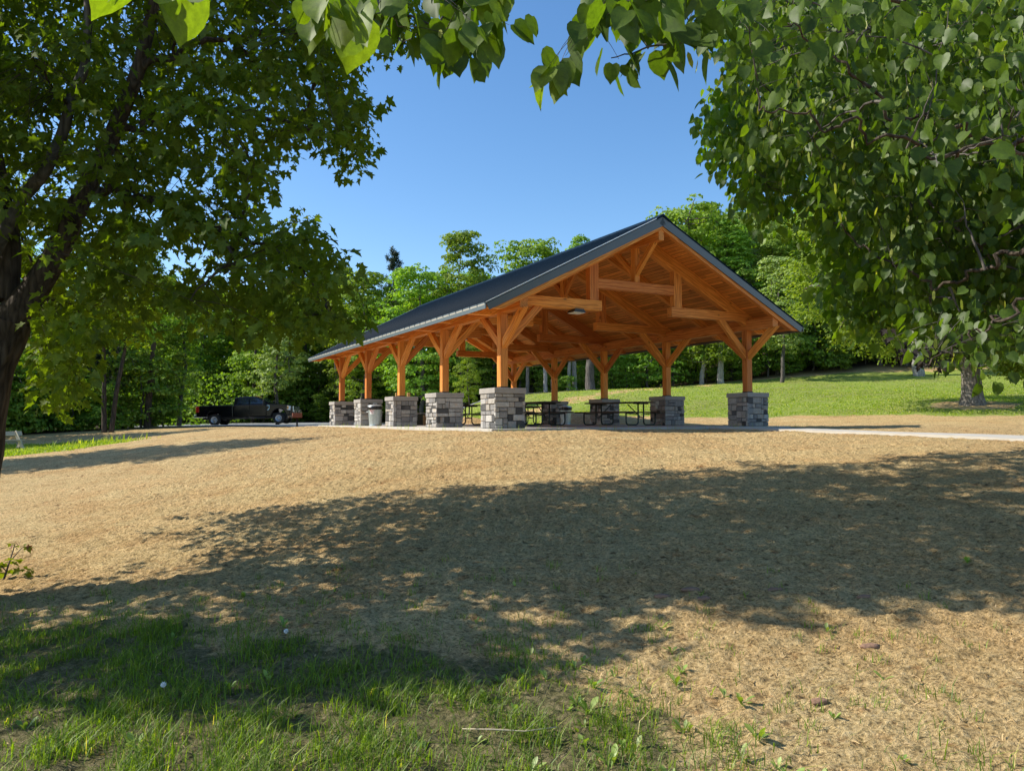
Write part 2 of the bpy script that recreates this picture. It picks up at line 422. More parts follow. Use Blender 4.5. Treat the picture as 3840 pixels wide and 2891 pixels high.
cp(2212, 911, 25); cp(2101, 874, 30); cp(2212, 797, 50); cp(1730, 905, 30); cp(1660, 822, 52); cp(1960, 812, 50); cp(1480, 834, 52); cp(1210, 856, 52); cp(1210, 896, 36); cp(1020, 873, 47); cp(1020, 899, 36)
cp(1480, 900, 33)
for X, Y, z in [(-22, 46, -0.25), (-14, 46, -0.20), (-5, 46, -0.15), (-24, 56, -0.15), (-12, 58, -0.08), (0, 58, 0.2), (-19, 38, -0.45), (-26, 42, -0.45), (-34, 45, -0.6), (-12, 38, -0.15),
                (-6, 37, -0.1), (40, 50, 5.0), (20, 75, 9), (0, 80, 4), (-25, 80, 1.0), (-60, 60, -0.5), (60, 90, 18), (30, 110, 17), (-20, 130, 7), (-120, 120, 2), (120, 60, 14), (60, 10, 1.0), (40, -30, -1),
                (-60, 0, -1.5), (-40, -60, -2), (60, -80, -2), (0, 250, 14), (300, 300, 22), (-300, 300, 6), (-400, -100, -2), (400, -100, 2), (0, -400, -4), (500, 50, 12), (-500, 50, 0)]:
    cz(X, Y, z)
CP = np.array(cps)
def _U(r2): return np.where(r2 < 1e-12, 0, r2 * np.log(np.maximum(r2, 1e-12)))
_n = len(CP); _sc = 50.0
_P = CP[:, :2] / _sc
_K = _U(((_P[:, None] - _P[None]) ** 2).sum(-1)) + np.eye(_n) * 1e-4
_A = np.zeros((_n + 3, _n + 3)); _A[:_n, :_n] = _K; _A[:_n, _n] = 1; _A[:_n, _n + 1:] = _P; _A[_n, :_n] = 1; _A[_n + 1:, :_n] = _P.T
_wts = np.linalg.solve(_A, np.concatenate([CP[:, 2], np.zeros(3)]))
def gz(X, Y):
    X = np.asarray(X, float); Y = np.asarray(Y, float); sh = X.shape; x = X.ravel() / _sc; y = Y.ravel() / _sc
    z = _wts[_n] + _wts[_n + 1] * x + _wts[_n + 2] * y
    for i in range(_n): z = z + _wts[i] * _U((x - _P[i, 0]) ** 2 + (y - _P[i, 1]) ** 2)
    z = z.reshape(sh)
    w, u = to_pav(X, Y)
    d = np.maximum(np.maximum(SLAB[0] - w, w - SLAB[1]), np.maximum(SLAB[2] - u, u - SLAB[3]))   # distance outside slab
    k = sstep(1.6, 0.0, d)
    return z * (1 - k) + np.minimum(z, -0.062) * k
def gz1(x, y): return float(gz(np.array([x]), np.array([y]))[0])

def grade(a, b, lo, hi, step, grow):
    """coordinates a..b with the given step between lo and hi and growing steps outside"""
    c = list(np.arange(lo, hi, step)); s = step; x = lo
    L = []
    while x > a: s *= grow; x -= s; L.append(x)
    s = step; x = hi; H = [hi]
    while x < b: s *= grow; x += s; H.append(x)
    return np.array(L[::-1] + c + H)
xs = grade(-600, 600, -6.0, 6.5, 0.022, 1.05)
ys = []
y = 2.2
while y < 600:
    ys.append(y); y += 0.012 + 0.0030 * max(0, y - 2.2) if y < 40 else (y - 40) * 0.05 + 0.13
ys = np.array(list(np.arange(-60, 2.2, 1.5)) + ys + [640])
GX, GY = np.meshgrid(xs, ys)
GZ = gz(GX, GY)
# zone weights --------------------------------------------------
def poly_sd(X, Y, poly):
    """signed distance to a polygon, negative inside"""
    P = np.array(poly, float); d = np.full(X.shape, 1e9); ins = np.zeros(X.shape, bool)
    for i in range(len(P)):
        a = P[i]; b = P[(i + 1) % len(P)]; e = b - a
        t = np.clip(((X - a[0]) * e[0] + (Y - a[1]) * e[1]) / (e @ e), 0, 1)
        d = np.minimum(d, np.hypot(X - a[0] - t * e[0], Y - a[1] - t * e[1]))
        c = ((a[1] > Y) != (b[1] > Y)) & (X < (b[0] - a[0]) * (Y - a[1]) / (b[1] - a[1] + 1e-12) + a[0])
        ins ^= c
    return np.where(ins, -d, d)
hill_poly = [at(1060, 900, 36.5)[:2], at(1210, 900, 36)[:2], at(1330, 900, 33.5)[:2], at(1480, 900, 32.5)[:2], at(1730, 900, 31)[:2], at(1950, 900, 28.5)[:2], at(2212, 900, 26.5)[:2], (40, 24), (90, 40), (60, 60), (34, 54), at(2212, 900, 51)[:2], at(1730, 900, 53)[:2], at(1210, 900, 53)[:2], at(1000, 900, 49)[:2], at(960, 900, 42)[:2]]
patch_poly = [(-40, 24), (-17, 22.6), (-14.0, 24.0), (-14.2, 27.5), (-15.2, 30.5), (-18.5, 33.0), (-26, 34.5), (-60, 34)]
sd1 = poly_sd(GX, GY, hill_poly); sd2 = poly_sd(GX, GY, patch_poly)
g1 = sstep(0.7, -0.7, sd1 + 0.9 * fbm(GX * 0.5, GY * 0.5)); g2 = sstep(0.5, -0.5, sd2 + 0.8 * fbm(GX * .7 + 5, GY * .7))
def yedge(X): return np.interp(X, [-8, -3, -2, -1, 0, 1, 2, 3, 6], [6.2, 5.7, 5.3, 4.8, 4.5, 3.7, 3.2, 2.9, 2.7])
g3 = sstep(0.5, -0.4, GY - yedge(GX) + 0.8 * fbm(GX * 1.3, GY * 1.3)) * (GY > -60)
tree_ring = np.hypot(GX - at(2101, 874, 30)[0], GY - 30)
ring = sstep(1.9, 1.3, tree_ring + 0.5 * fbm(GX * 1.5, GY * 1.5))
bare = sstep(0.12, 0.3, fbm(GX * 0.35 + 3, GY * 0.35) - 0.12) * sstep(12, 18, GX + 0.4 * (GY - 36)) * 0.0
path1 = at(1290, 868, 44); path2 = at(1500, 838, 50)
pd = np.abs((GX - path1[0]) * (path2[1] - path1[1]) - (GY - path1[1]) * (path2[0] - path1[0])) / np.hypot(path2[0] - path1[0], path2[1] - path1[1])
worn = sstep(1.3, 0.3, pd + 1.2 * fbm(GX * .8, GY * .8)) * (GX > at(1080, 900, 40)[0]) * (GX < path2[0] + 2) * (GY > 36)
grassw = np.clip(g1 * (1 - ring) * (1 - 0.75 * worn) + g2, 0, 1)
forest = sstep(52.0, 55.5, GY - 0.0 * GX + 1.5 * fbm(GX * .3, GY * .3)) * (1 - sstep(0.5, -0.5, sd1))
fl = sstep(0, 2.5, (GY - np.interp(GX, [-60, -34, -24.5, -22.5, -21, -6, 0, 200], [36, 37, 40, 50, 60.5, 62, 60, 56])) + fbm(GX * .3, GY * .3))
forest = np.clip(np.where(GX < -4, fl, forest), 0, 1)
forest = np.where(sd1 < -0.5, 0, forest)
# real relief of the mulch
wS = (1 - grassw) * (1 - forest) * sstep(60, 30, GY)
w_, u_ = to_pav(GX, GY)
slabd = np.maximum(np.maximum(SLAB[0] - w_, w_ - SLAB[1]), np.maximum(SLAB[2] - u_, u_ - SLAB[3]))
wS = wS * sstep(0.0, 0.5, slabd) * (GY > 0)
lump = fbm(GX * 9, GY * 9, 3); clod = np.maximum(0, pn(GX * 3.1 + 7, GY * 3.1) - 0.18)
rid = 1 - np.abs(pn(GX * 14, GY * 14)) * 2
big = fbm(GX * 0.9, GY * 0.9, 2)
GZ = GZ + wS * (0.030 * lump + 0.04 * clod + 0.012 * rid + 0.030 * big) + (grassw + forest) * 0.04 * fbm(GX * .8, GY * .8)
GZ = np.where(slabd < 0.02, np.minimum(GZ, -0.05), GZ)
nx, ny = len(xs), len(ys)
ii = (np.arange(ny - 1)[:, None] * nx + np.arange(nx - 1)[None]).ravel()
quads = np.stack([ii, ii + 1, ii + nx + 1, ii + nx], 1)

def ground_mat():
    m, nt, out = mat_new('ground_cover'); n = N(nt)
    v = n('TexCoord').outputs['Object']
    ga = n('Attribute', attribute_name='grass').outputs['Fac']
    fa = n('Attribute', attribute_name='woods').outputs['Fac']
    th = n('Attribute', attribute_name='thatch').outputs['Fac']
    # straw mulch
    n1 = n.noise(v, 26, 6, 0.72, 0.4); n2 = n.noise(v, 110, 3, 0.6, 0.8); n3 = n.noise(v, 1.1, 4, 0.6); n4 = n.noise(v, 6, 4, 0.6)
    fib = n('TexVoronoi', {'Vector': n('Mapping', {'Vector': v, 'Scale': (34, 60, 40)}).outputs[0], 'Scale': 1.0, 'Randomness': 1.0}).outputs['Distance']
    st = n.math('ADD', n.math('MULTIPLY', n1, 0.5), n.math('MULTIPLY', n2, 0.3)); st = n.math('ADD', st, n.math('MULTIPLY', fib, 0.25))
    cs = n.ramp(st, [(0.34, (0.10, 0.07, 0.035)), (0.43, (0.42, 0.30, 0.135)), (0.55, (0.78, 0.575, 0.28)), (0.8, (0.88, 0.71, 0.41))])
    cs = n.mix(n.ramp(n3, [(0.42, (0, 0, 0)), (0.62, (1, 1, 1))]), cs, n.mix(1.0, cs, (0.98, 0.90, 0.86), 'MULTIPLY'))
    cs = n.mix(n.ramp(n4, [(0.60, (0, 0, 0)), (0.74, (1, 1, 1))]), cs, n.mix(1.0, cs, (0.70, 0.55, 0.47), 'MULTIPLY'))
    pv = n('TexVoronoi', {'Vector': n('Mapping', {'Vector': v, 'Scale': (7, 11, 9)}).outputs[0], 'Scale': 1.0, 'Randomness': 1.0}).outputs['Distance']
    pit = n.math('MULTIPLY', n.ramp(pv, [(0.10, (1, 1, 1)), (0.30, (0, 0, 0))]), n.ramp(n.noise(v, 3.0, 4, 0.7), [(0.45, (0, 0, 0)), (0.6, (1, 1, 1))]))
    cs = n.mix(n.math('MULTIPLY', pit, 0.8), cs, (0.09, 0.055, 0.03))
    mid = n.noise(n('Mapping', {'Vector': v, 'Scale': (9, 13, 9)}).outputs[0], 1.0, 5, 0.8, 0.6)
    cs = n.mix(n.ramp(mid, [(0.38, (0, 0, 0)), (0.52, (1, 1, 1))]), n.mix(1.0, cs, (0.76, 0.74, 0.70), 'MULTIPLY'), cs)
    mac = n.noise(n('Mapping', {'Vector': v, 'Scale': (0.35, 0.9, 1)}).outputs[0], 1.0, 5, 0.7, 1.2)
    cs = n.mix(n.ramp(mac, [(0.38, (0, 0, 0)), (0.60, (1, 1, 1))]), n.mix(1.0, cs, (0.86, 0.82, 0.78), 'MULTIPLY'), cs)
    # lawn
    g1_ = n.noise(v, 2.2, 5, 0.7); g2_ = n.noise(n('Mapping', {'Vector': v, 'Scale': (1, 1, 1)}).outputs[0], 16, 5, 0.75, 0.5); g3_ = n.noise(v, 0.35, 3)
    gt = n.math('ADD', n.math('MULTIPLY', g1_, 0.45), n.math('MULTIPLY', g2_, 0.55))
    cg = n.ramp(gt, [(0.28, (0.16, 0.23, 0.035)), (0.48, (0.30, 0.38, 0.07)), (0.62, (0.44, 0.48, 0.13)), (0.80, (0.56, 0.50, 0.24))])
    cg = n.mix(n.ramp(g3_, [(0.45, (0, 0, 0)), (0.65, (0.6, 0.6, 0.6))]), cg, (0.30, 0.30, 0.10))
    # woodland floor
    cf = n.ramp(n1, [(0.3, (0.02, 0.016, 0.01)), (0.7, (0.07, 0.05, 0.03))])
    ct = n.ramp(n1, [(0.3, (0.07, 0.07, 0.03)), (0.5, (0.20, 0.18, 0.08)), (0.7, (0.42, 0.33, 0.19))])
    edge = n.math('ADD', ga, n.math('MULTIPLY', n.math('SUBTRACT', n.noise(v, 5, 5, 0.75), 0.5), 1.1))
    gm = n.ramp(edge, [(0.42, (0, 0, 0)), (0.58, (1, 1, 1))])
    tm = n.ramp(n.math('ADD', th, n.math('MULTIPLY', n.math('SUBTRACT', n.noise(v, 7, 5, 0.7), 0.5), 1.2)), [(0.4, (0, 0, 0)), (0.62, (1, 1, 1))])
    c = n.mix(tm, cs, ct); c = n.mix(gm, c, cg); c = n.mix(fa, c, cf)
    h = n.math('ADD', n.math('MULTIPLY', n1, 1.0), n.math('MULTIPLY', n2, 0.35)); h = n.math('ADD', h, n.math('MULTIPLY', fib, 0.3))
    h = n.math('ADD', h, n.math('MULTIPLY', n.math('MULTIPLY', g2_, 2.0), ga))
    h = n.math('SUBTRACT', h, n.math('MULTIPLY', pit, 0.6))
    bp = n('Bump', {'Height': h, 'Strength': 1.0, 'Distance': 0.06})
    b = n('BsdfPrincipled', {'Base Color': c, 'Roughness': 0.95, 'Normal': bp.outputs[0], 'Specular IOR Level': 0.1})
    n.link(b.outputs[0], out.inputs[0]); return m
ground = mesh_np('ground', np.stack([GX.ravel(), GY.ravel(), GZ.ravel()], 1), quads, ground_mat(), smooth=True,
                 attrs={'grass': grassw.ravel(), 'woods': forest.ravel(), 'thatch': (g3 * 0.9 * np.interp(GX, [-.1, .7, 1.2], [1, .6, .1])).ravel()})
tag(ground, kind='structure')

def sheet(name, poly, mat, lift, step=0.5, follow=True, thick=0.0):
    """a paved strip lying on the terrain"""
    P = np.array(poly); x0, y0 = P.min(0); x1, y1 = P.max(0)
    bm = bmesh.new()
    f = bm.faces.new([bm.verts.new((p[0], p[1], 0)) for p in poly])
    for ax, a0, a1 in ((0, x0, x1), (1, y0, y1)):
        k = a0 + step
        while k < a1:
            co = [0, 0, 0]; no = [0, 0, 0]; co[ax] = k; no[ax] = 1
            bmesh.ops.bisect_plane(bm, geom=bm.verts[:] + bm.edges[:] + bm.faces[:], plane_co=co, plane_no=no); k += step
    bm.normal_update()
    if f.is_valid and bm.faces and sum(q.normal.z for q in bm.faces) < 0:
        bmesh.ops.reverse_faces(bm, faces=bm.faces[:])
    X = np.array([v.co.x for v in bm.verts]); Y = np.array([v.co.y for v in bm.verts]); Z = gz(X, Y) + lift
    for v, z in zip(bm.verts, Z): v.co.z = z
    if thick:
        r = bmesh.ops.extrude_face_region(bm, geom=bm.faces[:])
        for v in [g for g in r['geom'] if isinstance(g, bmesh.types.BMVert)]: v.co.z -= thick
        bmesh.ops.recalc_face_normals(bm, faces=bm.faces)
    me = bpy.data.meshes.new(name); bm.to_mesh(me); bm.free(); me.materials.append(mat)
    o = bpy.data.objects.new(name, me); COL.objects.link(o); tag(o, kind='structure'); return o
M['asphalt'] = simple('worn_asphalt', (0.27, 0.28, 0.29), 0.85, 0, 0.15, 3.0, 0.4, 60)
sheet('parking_lot', [(-25.5, 47.5), (-10, 45.5), (6, 48), (7, 57), (-8, 61.0), (-24, 60.5), (-27, 54)], M['asphalt'], 0.05, 1.0)
pw0 = pav(5.75, SLAB[2]); pw1 = pav(7.05, SLAB[2])
sheet('concrete_path', [pw0[:2], (8.3, 12.25), (12.6, 7.3), (13.1, 7.8), (8.95, 12.7), (7.7, 15.0), pw1[:2]], M['concrete'], 0.055, 0.4, thick=0.14)

# slab
mb = MB()
mb.cham(((SLAB[0] + SLAB[1]) / 2, (SLAB[2] + SLAB[3]) / 2, -0.1), (SLAB[1] - SLAB[0], SLAB[3] - SLAB[2], 0.2), 0.012)
slab = mb.build('concrete_slab', M['concrete']); slab.location = (PX0, PY0, 0); slab.rotation_euler = (0, 0, TH)
tag(slab, kind='structure')

# ------------------------------------------------------------------ pavilion
PV = empty('picnic_pavilion', (PX0, PY0, 0), TH)
tag(PV, 'open timber frame picnic pavilion with dark gabled metal roof on stone piers', 'pavilion')
XA, YA, ZA = Vector((1, 0, 0)), Vector((0, 1, 0)), Vector((0, 0, 1))
def ptimber(name, parent, o, x, z, poly, th, mat='wood'):
    """timber whose side outline poly (along, up) is extruded by th; o origin, x length direction, z up direction; in the parent's space"""
    x = Vector(x).normalized(); z = Vector(z); z = (z - x * z.dot(x)).normalized(); y = z.cross(x)
    mb = MB().prism(poly, 1, -th / 2, th / 2)
    ob = mb.build(name, M[mat], parent, bevel=0.006)
    ob.matrix_basis = Matrix(((x.x, y.x, z.x, o[0]), (x.y, y.y, z.y, o[1]), (x.z, y.z, z.z, o[2]), (0, 0, 0, 1)))
    return ob
def timber(name, parent, p0, p1, h, th, up=(0, 0, 1), mat='wood'):
    p0 = Vector(p0); p1 = Vector(p1); L = (p1 - p0).length
    return ptimber(name, parent, p0, p1 - p0, up, [(0, -h / 2), (L, -h / 2), (L, h / 2), (0, h / 2)], th, mat)

def stones_pier(k, seed, warm):
    rnd = random.Random(seed)
    mb = MB(); hp = 0.395; H = 0.835
    mb.box((0, 0, H / 2), (hp * 2 - 0.05, hp * 2 - 0.05, H), a=-1.0)
    for side in range(4):
        Wd = hp * 2
        rects = []
        def split(x0, z0, x1, z1, d):
            w, h = x1 - x0, z1 - z0
            if d > 0 and (w > 0.40 or h > 0.21) or (w > 0.2 and h > 0.11 and rnd.random() < 0.22 and d > 0):
                if (h > 0.19 and rnd.random() < 0.62) or w < 0.2:
                    if h > 0.12:
                        t = z0 + h * rnd.uniform(0.35, 0.65); split(x0, z0, x1, t, d - 1); split(x0, t, x1, z1, d - 1); return
                elif w > 0.18:
                    t = x0 + w * rnd.uniform(0.32, 0.68); split(x0, z0, t, z1, d - 1); split(t, z0, x1, z1, d - 1); return
            rects.append((x0, z0, x1, z1))
        split(-hp, 0, hp, H, 7)
        M4 = Matrix.Rotation(side * math.pi / 2, 4, 'Z')
        for (x0, z0, x1, z1) in rects:
            j = 0.0045; out = rnd.uniform(0.002, 0.022)
            t = rnd.random()
            tone = rnd.uniform(0.0, 0.13) if t < 0.17 else (rnd.uniform(0.2, 0.45) if t < 0.5 else rnd.uniform(0.45, 1.0))
            a = x0 + (j if x0 > -hp + 1e-6 else -out * 0.5); b = x1 - (j if x1 < hp - 1e-6 else -0.0)
            dz0 = j + rnd.uniform(0, 0.004); dz1 = j + rnd.uniform(0, 0.004)
            n0 = len(mb.v)
            mb.cham(((a + b) / 2, -hp + 0.03 - out / 2, (z0 + dz0 + z1 - dz1) / 2), (b - a, 0.06 + out, z1 - z0 - dz0 - dz1), 0.011, M4, tone)
            for q in range(n0, len(mb.v)):          # hewn, uneven stone faces
                p = mb.v[q]; mb.v[q] = (p[0] + rnd.uniform(-.0035, .0035), p[1] + rnd.uniform(-.0035, .0035), p[2] + rnd.uniform(-.003, .003))
    me = mb.build('stone_pier', M['stone'], PV, attr='tint')
    me.data.materials.append(M['mortar'])
    tt = me.data.attributes['tint'].data
    for p in me.data.polygons:
        if tt[p.index].value < -0.5: p.material_index = 1
    return me
CAPZ = 0.97
for row, wv in enumerate((0.0, W)):
    for k in range(5):
        u = k * S
        pr = stones_pier(k, 31 * row + 7 * k + 1, 0); pr.location = (wv, u, 0)
        cp_ = MB().cham((0, 0, (0.835 + CAPZ - 0.004) / 2 + 0.002), (0.857, 0.857, CAPZ - 0.835 - 0.004), 0.008)
        c_ = cp_.build('pier_cap', M['cap'], pr)
        # post with its steel base and three braces
        po = timber('post', PV, (wv, u, CAPZ + 0.02), (wv, u, 2.80), 0.2, 0.2, up=(0, 1, 0))
        inv = po.matrix_basis.inverted()
        MB().box((0.0, 0, 0), (0.04, 0.215, 0.215)).build('post_base', M['black'], po).location = (0.0, 0, 0)
        dirs = [(0, 1), (0, -1), ((1 if row == 0 else -1), 0)]
        for dx, dy in dirs:
            trans = dx != 0
            zt = 3.06 if trans else 2.81; reach = 1.02 if trans else 1.06; z0 = 2.0 if not trans else 2.02
            d = Vector((dx, dy, 0))
            a = Vector((wv, u, z0)) + d * 0.02; b = Vector((wv, u, zt)) + d * reach
            ang = math.atan2(zt - z0, reach - 0.02); hh = 0.185
            # outline in length/up coordinates, plumb cut at the post, level cut at the beam
            L = (b - a).length; c0 = hh / 2 / math.tan(math.pi / 2 - ang) * 1.0; c1 = hh / 2 / math.tan(ang)
            poly = [(-0.02 + c0 * 0, -hh / 2), (L - c1 * -1, -hh / 2), (L - c1, hh / 2), (0.0, hh / 2)]
            x = (b - a).normalized(); z = Vector((-x.z * dx, -x.z * dy, math.hypot(x.x, x.y)))
            br = ptimber('brace', PV, a, x, z, poly, 0.125)
            ml = br.matrix_basis.copy(); br.parent = po; br.matrix_basis = inv @ ml
    # plate beam on the posts
    timber('plate_beam', PV, (wv, -1.1, 2.95), (wv, 4 * S + 1.1, 2.95), 0.30, 0.21)
timber('ridge_beam', PV, (W / 2, -1.12, 4.985), (W / 2, 4 * S + 1.35, 4.985), 0.33, 0.17)
SL = 0.512; ZT = 5.45
angs = math.atan(SL); cs_, sn_ = math.cos(angs), math.sin(angs)
def rafter(u, depth, th, wend):
    for sg in (-1, 1):
        # vertical-plane outline in (distance from ridge, height) with a level-cut tail
        top = lambda r: 5.345 - SL * r
        r1 = wend
        bot = lambda r: top(r) - depth
        rc = (5.345 - depth - 2.735) / SL
        if rc < r1: out = [(0, top(0)), (r1, top(r1)), (r1, 2.735), (rc, 2.735), (0, bot(0))]
        else: out = [(0, top(0)), (r1, top(r1)), (r1, bot(r1)), (0, bot(0))]
        x = Vector((sg * cs_, 0, -sn_)); z = Vector((sg * sn_, 0, cs_)); o = Vector((W / 2, u, 5.1))
        poly = []
        for r_, h_ in out:
            d = Vector((sg * r_, 0, h_ - 5.1)); poly.append((d.dot(x), d.dot(z)))
        ptimber('rafter', PV, o, x, z, poly, th)
for k in range(5):
    u = k * S
    rafter(u, 0.385, 0.2, 5.0)
    if k < 4: rafter(u + S / 2, 0.245, 0.14, 5.0)
    for (a, b) in ((-0.02, 2.89), (W - 2.89, W + 0.02)): timber('hammer_beam', PV, (a, u, 3.18), (b, u, 3.18), 0.26, 0.203)
    for wq in (2.652, W - 2.652): timber('queen_post', PV, (wq, u, 3.31), (wq, u, 4.46), 0.275, 0.19, up=(1, 0, 0))
    timber('collar_beam', PV, (2.72, u, 3.77), (W - 2.72, u, 3.77), 0.26, 0.175)
    kp = timber('king_post', PV, (W / 2, u, 3.90), (W / 2, u, 4.84), 0.165, 0.185, up=(1, 0, 0))
    inv = kp.matrix_basis.inverted()
    for sg in (-1, 1):
        br = timber('brace', PV, (W / 2, u + sg * 0.02, 4.10), (W / 2, u + sg * 0.85, 4.86), 0.15, 0.11)
        ml = br.matrix_basis.copy(); br.parent = kp; br.matrix_basis = inv @ ml
rafter(-1.075, 0.245, 0.14, 5.02); rafter(4 * S + 1.46, 0.245, 0.14, 5.02)
# roof
U0, U1, EE = -1.15, 4 * S + 1.545, 5.055
UL = U1 - U0
for sg in (-1, 1):
    RL = EE / cs_
    M4 = Matrix(((0, sg * cs_, sg * sn_, W / 2), (1, 0, 0, U0), (0, -sn_, cs_, ZT - 0.03), (0, 0, 0, 1)))
    if sg < 0: pass
    # deck boards under the roofing
    dk = MB().box((UL / 2, RL / 2, -0.045), (UL, RL - 0.006, 0.05)).build('roof_deck', M['deck'], PV)
    dk.matrix_basis = M4
    # ribbed metal panels: seams, flats and low striations
    prof = []; x = -0.03; end = UL + 0.03; pitch = 0.4064; kx = 0
    while x < end - 0.02:
        w0 = min(pitch, end - x)
        prof += [(x, 0.0), (x + .004, 0.036), (x + .024, 0.036), (x + .028, 0.0)]
        for q in (0.125, 0.215, 0.305):
            if q + .03 < w0: prof += [(x + q, 0), (x + q + .008, 0.009), (x + q + .022, 0.009), (x + q + .03, 0)]
        x += pitch
    prof.append((end, 0.0))
    prof = np.array(prof); n_ = len(prof)
    V = np.concatenate([np.stack([prof[:, 0], np.full(n_, 0.03), prof[:, 1]], 1), np.stack([prof[:, 0], np.full(n_, RL + 0.03), prof[:, 1]], 1),
                        np.stack([prof[:, 0], np.full(n_, 0.03), np.full(n_, -0.012)], 1), np.stack([prof[:, 0], np.full(n_, RL + 0.03), np.full(n_, -0.012)], 1)])
    i = np.arange(n_ - 1)
    Q = np.concatenate([np.stack([i, i + 1, i + 1 + n_, i + n_], 1), np.stack([i + 2 * n_, i + 3 * n_, i + 1 + 3 * n_, i + 1 + 2 * n_], 1), np.stack([i + n_, i + n_ + 1, i + 3 * n_ + 1, i + 3 * n_], 1)])
    rp = mesh_np('roof_panel', V, Q, M['roof'], PV); rp.matrix_basis = M4
    # turned hems at the eave, one per pan, sun glint painted pale
    mb = MB(); x = -0.03
    while x < end - 0.05:
        mb.box((x + 0.035 + (pitch - .05) / 2, RL + 0.036, -0.004), (pitch - 0.055, 0.012, 0.030)); x += pitch
    em = mb.build('eave_hem', M['glint_trim'], PV); em.matrix_basis = M4
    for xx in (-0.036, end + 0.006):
        r_ = MB().box((xx, RL / 2 + 0.02, 0.028), (0.014, RL - 0.02, 0.022)).build('rake_trim', M['glint_trim'] if sg < 0 else M['roof'], PV); r_.matrix_basis = M4  # sunlit left rake coloured pale, shaded right rake coloured dark
    # fascias
    for xx in (-0.022, UL + 0.022):
        a = MB().prism([(0.0, -0.005), (RL, -0.005), (RL - 0.0, -0.005 - 0.155), (RL - 0.02, -0.165), (0.0 + 0.205 * sn_ * 0, -0.215)], 0, xx - 0.012, xx + 0.012)
        a.build('fascia', M['fascia'], PV).matrix_basis = M4
    yy = W / 2 + sg * (EE + 0.018)
    fb = MB().box((0, UL / 2, 0), (0.022, UL + 0.065, 0.15)).build('fascia', M['fascia'], PV); fb.location = (yy, U0, 2.782)
# ridge cap
rc = MB().prism([(-0.20, ZT - 0.20 * SL + 0.018), (0, ZT + 0.045), (0.20, ZT - 0.20 * SL + 0.018), (0.20, ZT - 0.20 * SL - 0.04), (0, ZT - 0.02), (-0.20, ZT - 0.20 * SL - 0.04)], 1, U0 - 0.06, U1 + 0.06)
rcap = rc.build('ridge_cap', M['roof'], PV); rcap.location = (W / 2, 0, 0)
# ceiling lamps under the trusses
for k, wq in ((0, 2.15), (2, 2.15)):
    L_ = empty('ceiling_lamp', (wq, k * S, 3.045), parent=PV)
    mb = MB().prism([(-0.12, 0), (0.12, 0), (0.185, -0.085), (-0.185, -0.085)], 1, -0.17, 0.17); mb.build('lamp_housing', M['black'], L_)
    MB().box((0, 0, -0.092), (0.34, 0.31, 0.012)).build('lamp_diffuser', M['diffuser'], L_)
# outlet box on the second right-hand pier
ob = MB().cham((0, 0, 0), (0.03, 0.09, 0.15), 0.01).build('outlet_cover', M['galv'], PV); ob.location = (W - 0.427, 1 * S + 0.02, 0.62)

# ------------------------------------------------------------------ picnic tables
def hump(pts, r=0.09, n=5):
    """round the inner corners of a polyline"""
    pts = [Vector(p) for p in pts]; out = [pts[0]]
    for a, b, c in zip(pts, pts[1:], pts[2:]):
        u = (a - b).normalized(); v = (c - b).normalized(); rr = min(r, (a - b).length * .45, (c - b).length * .45)
        for i in range(n + 1):
            t = i / n; p0 = b + u * rr; p1 = b + v * rr
            out.append(p0 * (1 - t) ** 2 + b * 2 * t * (1 - t) + p1 * t * t)
    out.append(pts[-1]); return out
def make_table():
    t = empty('picnic_table')
    for i, yy in enumerate((-0.92, 0.92)):
        fr = MB()
        for sx in (-1, 1):
            fr.tube(hump([(sx * .13, yy, .71), (sx * .13, yy, .035), (sx * .70, yy, .035), (sx * .70, yy, .40)], .13), .024, 8)
            fr.tube([(sx * .13, yy, .37), (sx * .70, yy, .40)], .018, 6)
        fr.tube([(-.13, yy, .27), (.13, yy, .27)], .02, 6)
        fr.tube([(-.36, yy, .705), (.36, yy, .705)], .02, 6)
        f = fr.build('end_frame', M['tube'], t, smooth=True)
        sgn = 1 if yy < 0 else -1
        MB().tube([(0, yy + sgn * .02, .28), (0, yy + sgn * .55, .69)], .016, 6).build('diagonal_brace', M['tube'], t, smooth=True)
    tp = MB(); 
    for k in range(5): tp.cham((-.30 + k * .15, 0, .745), (.142, 2.44, .042), .005)
    tp.build('tabletop', M['table_wood'], t)
    for sx in (-1, 1):
        s_ = MB()
        for k in (0, 1): s_.cham((sx * (.63 + k * .15), 0, .435), (.142, 2.44, .042), .005)
        s_.build('seat', M['table_wood'], t)
    return t
t0 = make_table()
tabs = [((3.50, 24.6), R(48 - 90 - 0) , 'dark picnic table standing crosswise between the second and third right-hand stone piers'),
        ((0.62, 24.3), TH, 'picnic table just behind the nearest stone pier, its end frame facing the viewer'),
        ((-2.05, 28.9), TH, 'picnic table seen through the gap between the two nearest left-hand piers'),
        ((0.35, 32.4), TH, 'farthest picnic table, behind the one next to the nearest stone pier')]
for i, ((x, y), rz, lab) in enumerate(tabs):
    o = t0 if i == 0 else copy_tree(t0)
    o.location = (x, y, 0.0); o.rotation_euler = (0, 0, rz if i else math.atan2(-.77, .64) + math.pi / 2)
    tag(o, lab, 'picnic table', 'picnic tables under the pavilion')

